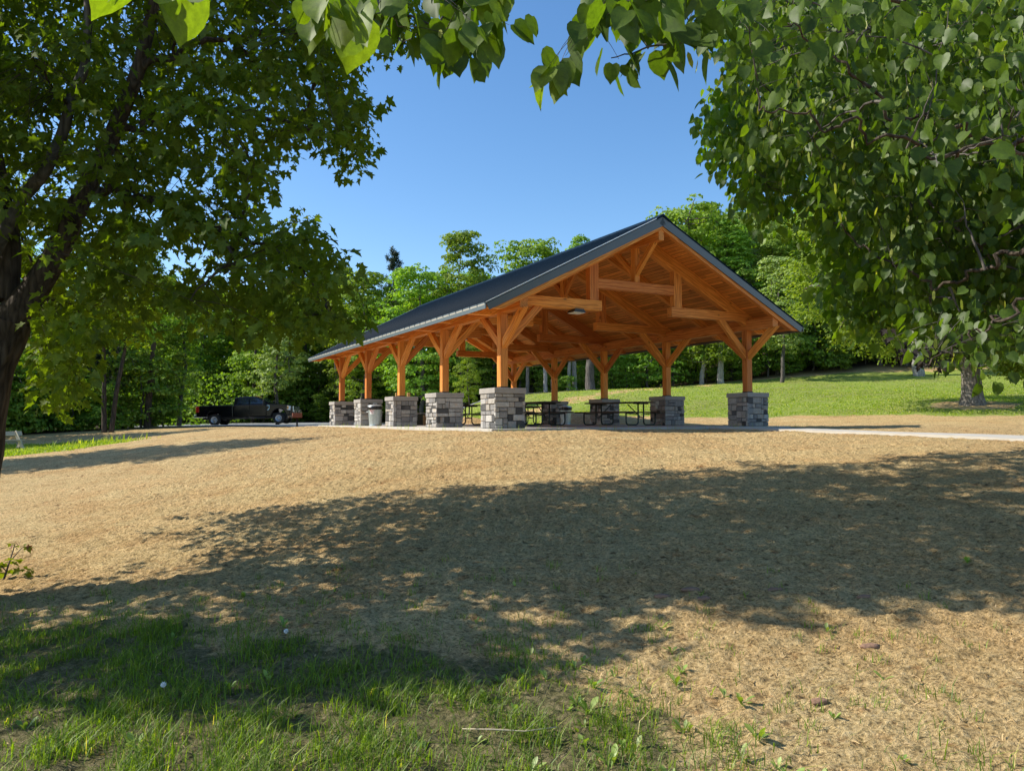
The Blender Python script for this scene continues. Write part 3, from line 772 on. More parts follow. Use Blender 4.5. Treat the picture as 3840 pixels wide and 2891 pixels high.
# ------------------------------------------------------------------ galvanised cans
def make_can(label):
    c = empty('trash_can')
    prof = [(0.0, 0.0), (.205, 0.0), (.212, .02), (.205, .05), (.21, .07)] + [(.21 + .033 * i / 8, .07 + .58 * i / 8) for i in range(1, 9)] + [(.25, .66), (.256, .675), (.25, .69), (.235, .69), (.235, .60)]
    n = 96
    body = MB().lathe(prof, n, mod=lambda i, k: 1 - (0.022 if (k % 4 in (0, 1) and 4 <= i <= 12) else 0)).build('can_body', M['galv'], c, smooth=False)
    lid = MB().lathe([(.268, .700), (.272, .712), (.262, .728), (.22, .748), (.12, .772), (.0, .78)], 40).lathe([(.268, .700), (.0, .705)], 40).build('lid', M['galv'], c, smooth=True)
    MB().tube(hump([(-.055, 0, .772), (-.055, 0, .812), (.055, 0, .812), (.055, 0, .772)], .02), .008, 6).build('lid_handle', M['galv'], lid)
    rr = random.Random(5); m_ = [[rr.uniform(-.012, .016) for _ in range(40)] for _ in range(6)]
    MB().lathe([(.245, .70), (.268, .685), (.272, .65), (.268, .61), (.262, .585)], 40, mod=lambda i, k: 1 + m_[i][k] * 1.6).build('liner_bag', M['bag'], c, smooth=True)
    for sg in (-1, 1): MB().tube(hump([(sg * .245, -.05, .52), (sg * .285, -.05, .50), (sg * .285, .05, .50), (sg * .245, .05, .52)], .02), .006, 6).build('side_handle', M['galv'], c)
    if label:
        st = MB(); 
        def P(a, z, r=.2465): return (r * math.cos(a), r * math.sin(a), z)
        for i in range(6):
            a0 = -math.pi / 2 - .62 + i * .12; st.add([P(a0, .42), P(a0 + .12, .42), P(a0 + .12, .60, .2505), P(a0, .60, .2505)], [(0, 1, 2, 3)])
        sk_ = st.build('sticker', M['white_sticker'], c)
        rd = MB()
        for a0, z0, a1, z1 in ((-.55, .57, -.2, .50), (-.55, .50, -.2, .57), (-.10, .575, -.02, .51), (-.35, .47, -.18, .45), (-.6, .54, -.5, .59)):
            p = [P(-math.pi / 2 + a0 + .05 + (a1 - a0) * t / 6, z0 + (z1 - z0) * t / 6, .2545) for t in range(7)]
            rd.tube(p, .006, 5)
        rd.build('sticker_print', M['red_ink'], sk_)
    return c
c1 = make_can(True); p = pav(-.06, 9.95); c1.location = (p[0], p[1], 0.0)
tag(c1, 'galvanised trash can with a red and white sticker beside the left row of piers', 'trash can', 'galvanised trash cans')
c2 = make_can(False); p = pav(8.0, 9.95); c2.location = (p[0], p[1], 0.0)
tag(c2, 'galvanised trash can in the shade at the back, seen behind the picnic table', 'trash can', 'galvanised trash cans')

# low cabinet, board and post frame behind the left row
p = at(1580 / 1.736, 1590 / 1.736, 30.5)
cab = empty('storage_box', (p[0] - .25, 30.5, 0.0), TH * .3)
MB().cham((0, 0, .225), (1.1, .6, .45), .015).build('box_body', M['olive'], cab)
MB().cham((0, 0, .468), (1.14, .64, .03), .01).build('box_lid', M['galv'], cab)
tag(cab, 'low dark olive box with a pale flat lid between the second and third left piers', 'box')
bd = MB().cham((0, 0, .2), (.14, .04, .40), .004).build('wooden_board', M['raw_wood']); p2 = at(1593 / 1.736, 1590 / 1.736, 30.0)
bd.location = (p2[0], 30.0, 0.0); bd.rotation_euler = (R(-4), 0, .3); tag(bd, 'short upright tan board beside the low olive box', 'board')
p = at(1510 / 1.736, 1600 / 1.736, 34.8)
fr = empty('post_frame', (p[0], 34.8, gz1(p[0], 34.8)), 0.25)
for sx in (-1, 1): MB().cham((sx * .27, 0, .74), (.14, .14, 1.62), .006).build('frame_post', M['raw_wood'], fr)
MB().cham((0, 0, .80), (.40, .05, .40), .004).build('frame_rail', M['raw_wood'], fr)
tag(fr, 'two raw pine posts joined by a rail, rising behind the third left pier', 'post frame')

# ------------------------------------------------------------------ park grill
gp = at(1114 / 1.736, 1571 / 1.736, 37.0); gzv = gz1(gp[0], 37.0)
g = empty('park_grill', (gp[0], 37.0, .574 - .78), 0.35)
gr = MB(); 
for cx, cy, dx, dy in ((0, -.2, .44, .012), (0, .2, .44, .012), (-.22, 0, .012, .388), (.22, 0, .012, .388)): gr.cham((cx, cy, .665), (dx, dy, .23), .003)
gr.cham((0, 0, .548), (.44, .39, .012), .003); gr.build('firebox', M['rust'], g)
MB().cham((-.34, -.05, .63), (.20, .34, .014), .003).cham((-.34, -.05, .56), (.20, .34, .012), .003).build('side_shelf', M['steel'], g)
for sx in (-.10, .13): MB().tube(hump([(sx - .045, -.12, .78), (sx - .045, -.12, .90), (sx + .045, -.12, .90), (sx + .045, -.12, .78)], .04), .012, 6).build('grate_handle', M['steel'], g)
MB().tube([(-.2, 0, .775)] + [(.2, 0, .775)], .006, 5).tube([(-.2, .08, .775), (.2, .08, .775)], .006, 5).tube([(-.2, -.08, .775), (.2, -.08, .775)], .006, 5).build('grate', M['steel'], g)
MB().tube([(0, 0, -.35), (0, 0, .545)], .045, 12).build('pedestal', M['black'], g, smooth=True)
tag(g, 'rusty red-brown charcoal grill on a single post near the parked truck', 'park grill')

# ------------------------------------------------------------------ plank bench at the left edge
bp_ = at(40, 968, 30.5)
b = empty('plank_bench', (bp_[0] - .78 * math.cos(R(58)), 30.5 - .78 * math.sin(R(58)), gz1(bp_[0], 30.2) - .02), R(4))
for sx in (-.78, .78):
    for k, (a, c_) in enumerate((((sx, -.42, 0), (sx, .30, .76)), ((sx + .045, .30, 0), (sx + .045, -.16, .40)))):
        mbx = timber('leg', b, a, c_, .19 if k == 0 else .17, .04, up=(0, 0, 1), mat='pale_wood')
timber('seat', b, (-.95, -.02, .425), (.95, -.02, .425), .04, .28, mat='pale_wood')
timber('backrest', b, (-1.0, .23, .69), (1.0, .23, .69), .19, .04, up=(0, .5, 1), mat='pale_wood')
b.rotation_euler = (0, 0, R(58))
tag(b, 'pale weathered plank bench with slanted legs on the grass at the left edge', 'bench')

# ------------------------------------------------------------------ pickup truck
def make_truck():
    T = empty('pickup_truck')
    L = 6.76; hw = 1.0
    def arch(cx, r, n=12, z0=.45):
        return [(cx + r * math.cos(math.pi * i / n), z0 + r * math.sin(math.pi * i / n) * 1.0) for i in range(n + 1)]
    RW, FW = 1.33, 5.80      # wheel centres from the rear
    # lower body with both wheel arches (length, height)
    low = [(.12, .62), (RW - .52, .60)] + arch(RW, .50, 12, .52)[::-1][1:-1] + [(RW + .52, .58), (FW - .54, .52)] + arch(FW, .52, 12, .52)[::-1][1:-1] + [(FW + .55, .52), (6.66, .58), (6.72, .80)]
    nose = [(6.72, 1.12), (6.66, 1.22), (6.50, 1.30), (5.9, 1.365), (5.20, 1.40), (5.02, 1.42)]
    cabback = [(2.66, 1.40), (2.66, .98)]
    body = low + nose + cabback + [(2.60, .98), (2.60, .92), (.12, .92)]
    MB().prism([(x, z) for x, z in body], 1, -hw + .06, hw - .06).build('body', M['paint'], T, bevel=.03)
    # bed sides, tailgate
    for sy in (-1, 1):
        side = [(.10, .62), (RW - .52, .60)] + arch(RW, .53, 12, .52)[::-1][1:-1] + [(RW + .55, .58), (2.62, .56), (2.62, 1.40), (2.5, 1.385), (.16, 1.385), (.08, 1.34)]
        MB().prism(side, 1, sy * (hw - .10), sy * hw).build('bed_side', M['paint'], T, bevel=.022)
        fs = [(4.95, .56), (FW - .56, .54)] + arch(FW, .55, 12, .52)[::-1][1:-1] + [(FW + .57, .56), (6.55, .66), (6.60, 1.02), (6.50, 1.20), (5.9, 1.29), (4.95, 1.33)]
        MB().prism(fs, 1, sy * (hw - .12), sy * hw).build('fender', M['paint'], T, bevel=.03)
        ds = [(2.68, .56), (4.93, .56), (4.93, 1.34), (2.68, 1.37)]
        for x0, x1, nm in ((2.69, 3.78, 'rear_door'), (3.80, 4.92, 'front_door')):
            d = MB().prism([(x0, .56), (x1, .56), (x1, 1.36), (x0, 1.375)], 1, sy * (hw - .12), sy * (hw - .012)).build(nm, M['paint'], T, bevel=.02)
            MB().cham((x1 - .86 if nm == 'rear_door' else x0 + .16, sy * (hw + .012), 1.17), (.22, .03, .035), .008).build('door_handle', M['paint'], d)
        for zz in (.80, .60): MB().cham((3.8, sy * (hw - .006), zz), (2.2, .02, .03), .006).build('body_crease', M['paint'], T)
        MB().tube([(2.8, sy * (hw - .02), .50), (3.3, sy * (hw + .02), .46), (3.7, sy * (hw + .03), .50), (4.1, sy * (hw + .02), .46), (4.9, sy * (hw - .02), .50)], .035, 8).build('side_step', M['blackplastic'], T, smooth=True)
        mm = MB().cham((4.86, sy * (hw + .17), 1.50), (.10, .22, .36), .03).build('mirror', M['blackplastic'], T)
        MB().box((4.86, sy * (hw + .03), 1.42), (.05, .16, .05)).build('mirror_arm', M['blackplastic'], mm)
        bdg = MB().tube([(4.99, sy * (hw + .008), 1.29), (5.17, sy * (hw + .008), 1.29), (5.17, sy * (hw + .008), 1.10), (5.08, sy * (hw + .008), .99), (5.02, sy * (hw + .008), .99)], .02, 5).build('fender_badge', M['badge'], T)
        MB().prism([(.075, .95), (.30, .95), (.30, 1.33), (.075, 1.33)], 1, sy * (hw - .05), sy * (hw + .012)).build('tail_light', M['redlens'], T, bevel=.01)
        MB().prism([(6.38, .96), (6.62, .92), (6.66, 1.20), (6.42, 1.245)], 1, sy * (hw - .16), sy * (hw + .006)).build('headlight', M['clearlens'], T, bevel=.01)
        MB().prism([(6.40, 1.02), (6.50, 1.0), (6.52, 1.19), (6.42, 1.2)], 1, sy * (hw - .1), sy * (hw + .014)).build('turn_signal', M['amber'], T)
    MB().cham((.12, 0, 1.10), (.08, 1.78, .54), .02).build('tailgate', M['paint'], T)
    # cab greenhouse
    cb = MB(); zb, zt = 1.39, 1.965
    lo = [(2.66, hw - .10), (5.15, hw - .10)]; hi = [(2.80, hw - .26), (4.30, hw - .26)]
    vs = []
    for (x, yv), z in ((lo[0], zb), (lo[1], zb)): vs += [(x, -yv, z), (x, yv, z)]
    mid = [(2.70, hw - .2, 1.86), (4.18, hw - .2, 1.90), (4.36, hw - .2, 1.86)]
    ring = [(2.66, zb), (5.15, zb), (4.40, 1.86), (4.22, 1.93), (3.9, 1.965), (3.1, 1.965), (2.84, 1.94), (2.72, 1.86)]
    wr = [hw - .07, hw - .07, hw - .20, hw - .26, hw - .30, hw - .30, hw - .26, hw - .20]
    n = len(ring)
    vs = [(x, -w_, z) for (x, z), w_ in zip(ring, wr)] + [(x, w_, z) for (x, z), w_ in zip(ring, wr)]
    cb.add(vs, [tuple(range(n)), tuple(range(n, 2 * n))[::-1]] + [(i, (i + 1) % n, n + (i + 1) % n, n + i) for i in range(n)])
    cab_ = cb.build('cab', M['paint'], T, bevel=.012)
    for sy in (-1, 1):
        def wp(x, z):   # point on the leaning cab side, just proud
            f = (z - zb) / (1.86 - zb); return (x, sy * ((hw - .07) * (1 - f) + (hw - .20) * f + .012), z)
        for q in ([(2.90, 1.44), (3.72, 1.44), (3.72, 1.83), (2.96, 1.83)], [(3.82, 1.44), (4.86, 1.44), (4.82, 1.50), (4.36, 1.80), (4.22, 1.83), (3.82, 1.83)]):
            w_ = MB(); a = [wp(*t) for t in q]; bq = [(x, y_ - sy * .02, z) for x, y_, z in a]; m = len(q)
            w_.add(a + bq, [tuple(range(m)), tuple(range(m, 2 * m))[::-1]] + [(i, (i + 1) % m, m + (i + 1) % m, m + i) for i in range(m)])
            w_.build('side_window', M['carglass'], cab_)
    MB().add([(5.08, -.82, 1.45), (5.08, .82, 1.45), (4.46, .74, 1.845), (4.46, -.74, 1.845), (5.06, -.82, 1.43), (5.06, .82, 1.43), (4.44, .74, 1.825), (4.44, -.74, 1.825)],
             [(0, 1, 2, 3), (7, 6, 5, 4), (0, 4, 5, 1), (1, 5, 6, 2), (2, 6, 7, 3), (3, 7, 4, 0)]).build('windshield', M['carglass'], cab_).location = (.028, 0, .028)
    MB().box((2.665, 0, 1.63), (.02, 1.4, .32)).build('rear_window', M['carglass'], cab_)
    for yq in (-.5, -.25, 0, .25, .5): MB().cham((4.10, yq, 1.965), (.10, .06, .035), .01).build('roof_marker_light', M['amber'], cab_)
    MB().cham((6.74, 0, 1.0), (.06, 1.5, .42), .02).build('radiator_grille', M['chrome'], T)
    MB().cham((6.76, 0, .62), (.20, 1.96, .22), .04).build('front_bumper', M['blackplastic'], T)
    MB().cham((0.02, 0, .68), (.20, 1.94, .20), .03).build('rear_bumper', M['chrome'], T)
    for xw in (RW, FW):
        for sy in (-1, 1):
            ML = Matrix.Translation((xw, sy * .86, .40)) @ Matrix.Rotation(math.pi / 2, 4, 'X')
            ty = MB().lathe([(.215, -.13), (.36, -.13), (.395, -.10), (.40, 0), (.395, .10), (.36, .13), (.215, .13), (.215, -.13)], 36, M=ML).build('wheel', M['tyre'], T, smooth=False)
            sgn = 1 if sy < 0 else -1
            rm = MB().lathe([(.222, sgn * .10), (.225, sgn * .135), (.20, sgn * .12), (.13, sgn * .07), (.075, sgn * .13), (.0, sgn * .14)], 32, M=ML)
            for k in range(8):
                an = k * math.pi / 4; rm.cham((.165 * math.cos(an), .165 * math.sin(an), sgn * .105), (.035, .035, .03), .01, ML)
            rm.build('rim', M['rim'], ty, smooth=False)
            # dark inner arch
    MB().box((RW, 0, .62), (1.0, 1.5, .3)).box((FW, 0, .62), (1.0, 1.5, .3)).box((3.4, 0, .50), (6.0, 1.3, .16)).build('underbody', M['blackplastic'], T)
    return T
tr = make_truck()
pr_ = at(805 / 1.736, 1597 / 1.736, 52.3); pf_ = at(1047 / 1.736, 1590 / 1.736, 52.3)
zr_ = pr_[2]; zf_ = pf_[2]
tr.location = (pr_[0] - 1.33, 53.2, zr_ - .02); tr.rotation_euler = (0, -math.atan2(zf_ - zr_, 4.47), 0)
tag(tr, 'black crew cab pickup truck with silver wheels, parked in front of the woods', 'pickup truck')

# ------------------------------------------------------------------ foliage
class TB:
    """fast tapered tubes (branches) collected into one mesh"""
    def __init__(s): s.V = []; s.Q = []; s.n = 0
    def add(s, P, r, k=5):
        P = np.asarray(P, float); m = len(P); r = np.broadcast_to(np.asarray(r, float), (m,))
        T = np.gradient(P, axis=0); T /= np.linalg.norm(T, axis=1)[:, None] + 1e-9
        a = np.array([0, 0, 1.0]) if abs(T[0, 2]) < .9 else np.array([1.0, 0, 0])
        e1 = np.cross(T, a); e1 /= np.linalg.norm(e1, axis=1)[:, None] + 1e-9; e2 = np.cross(T, e1)
        an = np.arange(k) * 2 * np.pi / k
        V = P[:, None] + (e1[:, None] * np.cos(an)[None, :, None] + e2[:, None] * np.sin(an)[None, :, None]) * r[:, None, None]
        i = np.arange(m - 1)[:, None] * k; j = np.arange(k)[None]; j2 = (j + 1) % k
        s.Q.append(np.stack([i + j, i + j2, i + k + j2, i + k + j], -1).reshape(-1, 4) + s.n)
        s.V.append(V.reshape(-1, 3)); s.n += m * k
    def build(s, name, mat, parent=None):
        return mesh_np(name, np.concatenate(s.V), np.concatenate(s.Q), mat, parent, smooth=True)
def trunk_mesh(name, pts, rad, mat, parent, k=28, rough=0.10, flare=0.0, seed=0):
    """thick limb with furrowed, uneven surface"""
    pts = [Vector(p) for p in pts]; P = []; r = []
    for i in range(len(pts) - 1):
        for t in np.linspace(0, 1, 14, endpoint=False): P.append(pts[i].lerp(pts[i + 1], t)); r.append(rad[i] * (1 - t) + rad[i + 1] * t)
    P.append(pts[-1]); r.append(rad[-1]); P = np.array([tuple(p) for p in P]); r = np.array(r)
    for _ in range(6): P[1:-1] = P[1:-1] * .5 + (P[:-2] + P[2:]) * .25
    if k == 12:
        s_ = np.arange(len(P)) * .22; a_ = min(.05, .012 * len(pts)); P[2:-1] += np.stack([fbm(s_ + 3, s_ * 0 + len(P)), fbm(s_ + 9, s_ * 0 + 1.7), fbm(s_ + 21, s_ * 0 + P[0, 2])], 1)[2:-1] * a_ * 2
    m = len(P); T = np.gradient(P, axis=0); T /= np.linalg.norm(T, axis=1)[:, None]
    e1 = np.cross(T, [0, 1.0, 0.05]); e1 /= np.linalg.norm(e1, axis=1)[:, None]; e2 = np.cross(T, e1)
    an = np.arange(k) * 2 * np.pi / k; A, L = np.meshgrid(an, np.cumsum(np.r_[0, np.linalg.norm(np.diff(P, axis=0), axis=1)]))
    fur = 1 - np.abs(pn(A * 3.2 + seed, L * 1.1 + seed)) * 2
    R_ = r[:, None] * (1 + rough * (fur - .5) + rough * fbm(A * 1.2 + seed, L * .9) * .9)
    V = P[:, None] + (e1[:, None] * np.cos(A)[..., None] + e2[:, None] * np.sin(A)[..., None]) * R_[..., None]
    i = np.arange(m - 1)[:, None] * k; j = np.arange(k)[None]; j2 = (j + 1) % k
    Q = np.stack([i + j, i + j2, i + k + j2, i + k + j], -1).reshape(-1, 4)
    return mesh_np(name, V.reshape(-1, 3), Q, mat, parent, smooth=True)

def fan(outline, centre, cz_=0.0, fold=0.1, droop=0.15):
    o = np.array(outline + [(-x, y) for x, y in outline[::-1] if abs(x) > 1e-6], float)
    z = fold * np.abs(o[:, 0]) - droop * o[:, 1] ** 2
    V = np.concatenate([np.column_stack([o, z]), [[centre[0], centre[1], -droop * centre[1] ** 2 + cz_]]])
    n = len(o); i = np.arange(n); Fc = np.stack([i, (i + 1) % n, np.full(n, n)], 1)
    return V, Fc
SH = {}
SH['linden'] = fan([(0, 0), (.20, -.09), (.42, .03), (.50, .28), (.46, .55), (.32, .80), (.13, .97), (0, 1.14)], (0, .38), -.02, .22, .12)
SH['maple'] = fan([(0, 0), (.08, -.10), (.40, -.12), (.30, .08), (.33, .18), (.66, .40), (.40, .45), (.24, .46), (.25, .66), (.12, .82), (0, 1.05)], (0, .30), -.02, .18, .16)
SH['quad'] = (np.array([(0, -.5, 0), (.42, 0, .10), (0, .5, 0), (-.42, 0, .10)]), np.array([(0, 1, 2), (0, 2, 3)]))
SH['needle'] = (np.array([(0, -.6, 0), (.10, 0, .03), (0, .6, 0), (-.10, 0, .03)]), np.array([(0, 1, 2), (0, 2, 3)]))
SH['bract'] = fan([(0, 0), (.13, .2), (.14, .7), (0, 1.0)], (0, .5), 0, .1, .1)
def leaves(P, T, Nn, Sz, shape, tint):
    V0, F0 = SH[shape]; P = np.asarray(P); n = len(P)
    T = T / (np.linalg.norm(T, axis=1)[:, None] + 1e-9)
    X = np.cross(T, Nn); X /= np.linalg.norm(X, axis=1)[:, None] + 1e-9; Z = np.cross(X, T)
    Sz = np.asarray(Sz)[:, None, None]
    V = P[:, None] + Sz * (V0[None, :, 0:1] * X[:, None] + V0[None, :, 1:2] * T[:, None] + V0[None, :, 2:3] * Z[:, None])
    Fc = F0[None] + (np.arange(n) * len(V0))[:, None, None]
    return V.reshape(-1, 3), Fc.reshape(-1, F0.shape[1]), np.repeat(tint, len(F0))
def merge(parts):
    V = []; Fc = []; A = []; n = 0
    for v, f, a in parts: V.append(v); Fc.append(f + n); A.append(a); n += len(v)
    return np.concatenate(V), np.concatenate(Fc), np.concatenate(A)
def rdir(rs, n): v = rs.randn(n, 3); return v / np.linalg.norm(v, axis=1)[:, None]

def in_poly(p, poly):
    P = np.array(poly, float); x, y = p[:, 0], p[:, 1]; ins = np.zeros(len(p), bool)
    for i in range(len(P)):
        a = P[i]; b = P[(i + 1) % len(P)]
        ins ^= ((a[1] > y) != (b[1] > y)) & (x < (b[0] - a[0]) * (y - a[1]) / (b[1] - a[1] + 1e-12) + a[0])
    return ins
def sample_region(rs, poly, D0, D1, n, holes=(), power=1.0, margin=0.0):
    """cluster centres in the volume that a crown region fills between two distances"""
    P = np.array(poly, float); lo, hi = P.min(0), P.max(0); out = []
    while len(out) < n:
        q = lo + rs.rand(400, 2) * (hi - lo); ok = in_poly(q, poly)
        for hx, hy, ra, rb, pr_ in holes:
            h = ((q[:, 0] - hx) / ra) ** 2 + ((q[:, 1] - hy) / rb) ** 2 < 1; ok &= ~(h & (rs.rand(len(q)) < pr_))
        for x, y in q[ok]:
            D = D0 + (D1 - D0) * rs.rand() ** power; out.append(at(x, y, D))
            if len(out) >= n: break
    return np.array(out)
def grow(tb, limbs, C, rs, nb=60, r1=.014, r2=.0035, sag=.12, tie=0.35, inside=None):
    """join crown clusters C to the limbs: boughs first, then twigs"""
    L = np.concatenate([np.array(l, float) for l in limbs])
    # densify limbs
    D = []
    for l in limbs:
        l = np.array(l, float)
        for a, b in zip(l[:-1], l[1:]): D += [a + (b - a) * t for t in np.linspace(0, 1, 8, endpoint=False)]
        D.append(l[-1])
    D = np.array(D)
    idx = rs.permutation(len(C))[:nb]; B = C[idx]; nodes = []
    B = B[np.argsort([np.linalg.norm(D - b, axis=1).min() for b in B])]
    for b in B:
        d = np.linalg.norm(D - b, axis=1) + 0.6 * np.maximum(0, D[:, 2] - b[2]); a = D[d.argmin()]
        m = (a + b) / 2 + rs.randn(3) * .08 * np.linalg.norm(b - a) + np.array([0, 0, sag * np.linalg.norm(b - a)])
        t = np.linspace(0, 1, 9)[:, None]; P = a * (1 - t) ** 2 + m * 2 * t * (1 - t) + b * t * t
        P[1:-1] += rs.randn(7, 3) * .012 * np.linalg.norm(b - a)
        if inside is not None and not inside(P[2:-1]): continue
        tb.add(P, np.linspace(r1, r2 * 1.2, 9), 5); nodes += list(P[2:]); D = np.concatenate([D, P[3:7]])
    nodes = np.array(nodes)
    for c in C:
        a = nodes[np.linalg.norm(nodes - c, axis=1).argmin()]; L_ = np.linalg.norm(c - a)
        if L_ < .03 or L_ > 1.1: continue
        if inside is not None and not inside(np.array([a * .5 + c * .5, a * .7 + c * .3, a * .3 + c * .7])): continue
        m = (a + c) / 2 + np.array([0, 0, .12 * L_]) + rs.randn(3) * .06 * L_
        t = np.linspace(0, 1, 5)[:, None]; tb.add(a * (1 - t) ** 2 + m * 2 * t * (1 - t) + c * t * t, np.linspace(r2, r2 * .45, 5), 3)
def sprays(C, rs, per, rad, size, shape, hang=0.6, flat=0.5, tint=(0.2, 0.8), up=(0, 0, 1)):
    """leaf sprays: a handful of leaves round each twig end"""
    n = len(C) * per; c = np.repeat(C, per, 0)
    d = rdir(rs, n); d[:, 2] *= flat; off = d * (rad * rs.rand(n, 1) ** .5)
    T = d.copy(); T[:, 2] = T[:, 2] * .4 - hang; T += rs.randn(n, 3) * .25
    Nn = np.array(up)[None] * 1.0 + rs.randn(n, 3) * .45
    if hang > 1.2:       # pendulous leaves: the blade hangs, its face turned sideways
        Nn = rs.randn(n, 3); Nn[:, 2] = np.abs(Nn[:, 2]) * .7 + .3; T += rs.randn(n, 3) * .35
    cl = np.repeat(rs.rand(len(C)), per)
    ti = np.clip(tint[0] + (tint[1] - tint[0]) * (0.55 * rs.rand(n) + .45 * cl), 0, 1)
    sz = size * (0.5 + .75 * rs.rand(n))
    return leaves(c + off, T, Nn, sz, shape, ti)

# ---- the maple at the left -----------------------------------------
rs = np.random.RandomState(21)
tx, ty = -4.75, 7.0
mroot = empty('maple_tree', (0, 0, 0))
tag(mroot, 'large dark maple with furrowed leaning trunk and forked limbs filling the left side', 'tree')
def A(px, py, Y): return tuple(at(px, py, Y))
base = (-5.5, 7.0, gz1(-5.5, 7.0) - .15)
fork = A(6, 684, 7.0)
trunk_mesh('trunk', [base, A(-95, 1130, 7.0), A(-68, 940, 7.0), A(-34, 780, 7.0), fork], [.42, .32, .275, .25, .24], M['bark_dark'], mroot, 44, .14, seed=3)
limbR = [A(24, 690, 7.0), A(72, 630, 7.0), A(122, 550, 6.95), A(185, 410, 6.9), A(240, 300, 6.8), A(300, 150, 6.6), A(350, -60, 6.5), A(420, -260, 6.4)]
limbL = [A(5, 650, 7.0), A(20, 540, 7.05), A(0, 420, 7.1), A(-40, 200, 7.1), A(-60, -100, 7.0)]
limbM = [A(-20, 560, 6.8), A(42, 436, 6.7), A(97, 372, 6.6), A(135, 290, 6.6), A(155, 213, 6.6), A(184, 145, 6.5), A(190, 45, 6.5), A(190, -60, 6.5), A(215, -250, 6.5)]
limb2 = [A(178, 418, 6.9), A(235, 408, 6.8), A(293, 418, 6.7), A(390, 453, 6.6), A(470, 500, 6.4), A(520, 560, 6.2)]
limb3 = [A(240, 300, 6.8), A(350, 250, 6.9), A(480, 230, 7.1), A(620, 260, 7.2), A(740, 300, 7.2)]
limb4 = [A(300, 150, 6.6), A(450, 90, 6.7), A(600, 60, 6.8), A(760, 100, 6.9)]
limb5 = [A(-40, 200, 7.1), (-6.6, 7.4, 4.2), (-8.0, 7.8, 5.2)]
limb6 = [A(470, 500, 6.4), A(560, 520, 6.6), A(640, 570, 6.8), A(700, 640, 6.9)]
limb9 = [(-5.3, 7.0, .9), (-5.6, 6.2, 1.9), (-5.7, 5.2, 3.0), (-5.5, 4.4, 4.2)]
limb7 = [A(190, -60, 6.5), (-3.6, 7.0, 6.2), (-3.2, 7.6, 8.2)]
limb8 = [A(350, -60, 6.5), (-2.4, 7.4, 5.9), (-1.2, 8.4, 7.2)]
trunk_mesh('limb', limbR, [.15, .118, .10, .085, .07, .055, .04, .03], M['bark_dark'], mroot, 30, .13, seed=5)
trunk_mesh('limb', limbL, [.13, .10, .085, .07, .05], M['bark_dark'], mroot, 24, .13, seed=8)
trunk_mesh('limb', limbM, [.055, .052, .050, .047, .044, .038, .034, .03, .02], M['bark_forest'], mroot, 20, .08, seed=9)
for l, r0 in ((limb2, .036), (limb3, .035), (limb4, .03), (limb5, .06), (limb6, .02), (limb7, .035), (limb8, .035), (limb9, .05)):
    trunk_mesh('limb', l, list(np.linspace(r0, r0 * .3, len(l))), M['bark_dark'], mroot, 12, .06)
mp_main = [(-260, -60), (880, -60), (905, 40), (870, 120), (800, 110), (770, 170), (735, 150), (770, 215), (812, 240), (800, 268), (780, 285), (792, 320), (778, 400), (745, 385), (715, 330), (640, 300), (600, 340), (545, 345), (560, 380), (552, 430), (530, 480),
           (560, 500), (590, 462), (640, 462), (690, 500), (688, 545), (735, 570), (750, 610), (745, 650), (762, 700), (735, 728), (700, 712), (650, 738), (610, 700), (560, 735), (500, 722), (470, 700), (430, 735), (400, 690), (385, 600), (380, 520), (350, 470), (320, 560), (330, 640), (305, 725), (250, 712), (215, 690),
           (200, 740), (190, 800), (150, 850), (120, 900), (85, 860), (90, 780), (80, 690), (30, 620), (-260, 620)]
holes = [(125, 108, 26, 16, .95), (145, 235, 40, 40, .9), (170, 300, 34, 30, .85), (345, 480, 34, 60, .95), (285, 255, 14, 18, .8), (165, 465, 26, 18, .8), (520, 90, 20, 14, .8), (245, 180, 16, 22, .9), (120, 170, 20, 12, .8), (215, 420, 22, 14, .8), (335, 390, 20, 14, .7), (250, 458, 22, 12, .8), (460, 250, 14, 12, .6), (380, 200, 14, 10, .6), (240, 120, 12, 20, .6)]
C1 = sample_region(rs, mp_main, 5.6, 10.6, 1900, holes)
def clear_of(C, line, Yl, wpx, rs, keep=.12):
    L = to_px(np.array([np.array(p) for p in line])); d = np.full(len(C), 1e9); pc = to_px(C)
    for a, b in zip(L[:-1], L[1:]):
        t = np.clip(((pc - a) @ (b - a)) / ((b - a) @ (b - a)), 0, 1); d = np.minimum(d, np.linalg.norm(pc - a - t[:, None] * (b - a), axis=1))
    return C[~((C[:, 1] < Yl) & (d < wpx) & (rs.rand(len(C)) > keep))]
C1 = clear_of(C1, [base] + [A(-75, 940, 7.0), A(-22, 780, 7.0), fork], 7.4, 160, rs, .03)
C1 = clear_of(C1, limbR[:4], 7.1, 60, rs, .4); C1 = clear_of(C1, limbM[:4], 6.8, 34, rs, .5)
C2 = sample_region(rs, [(90, 640), (200, 640), (215, 740), (165, 830), (120, 895), (105, 800)], 5.8, 7.4, 34)
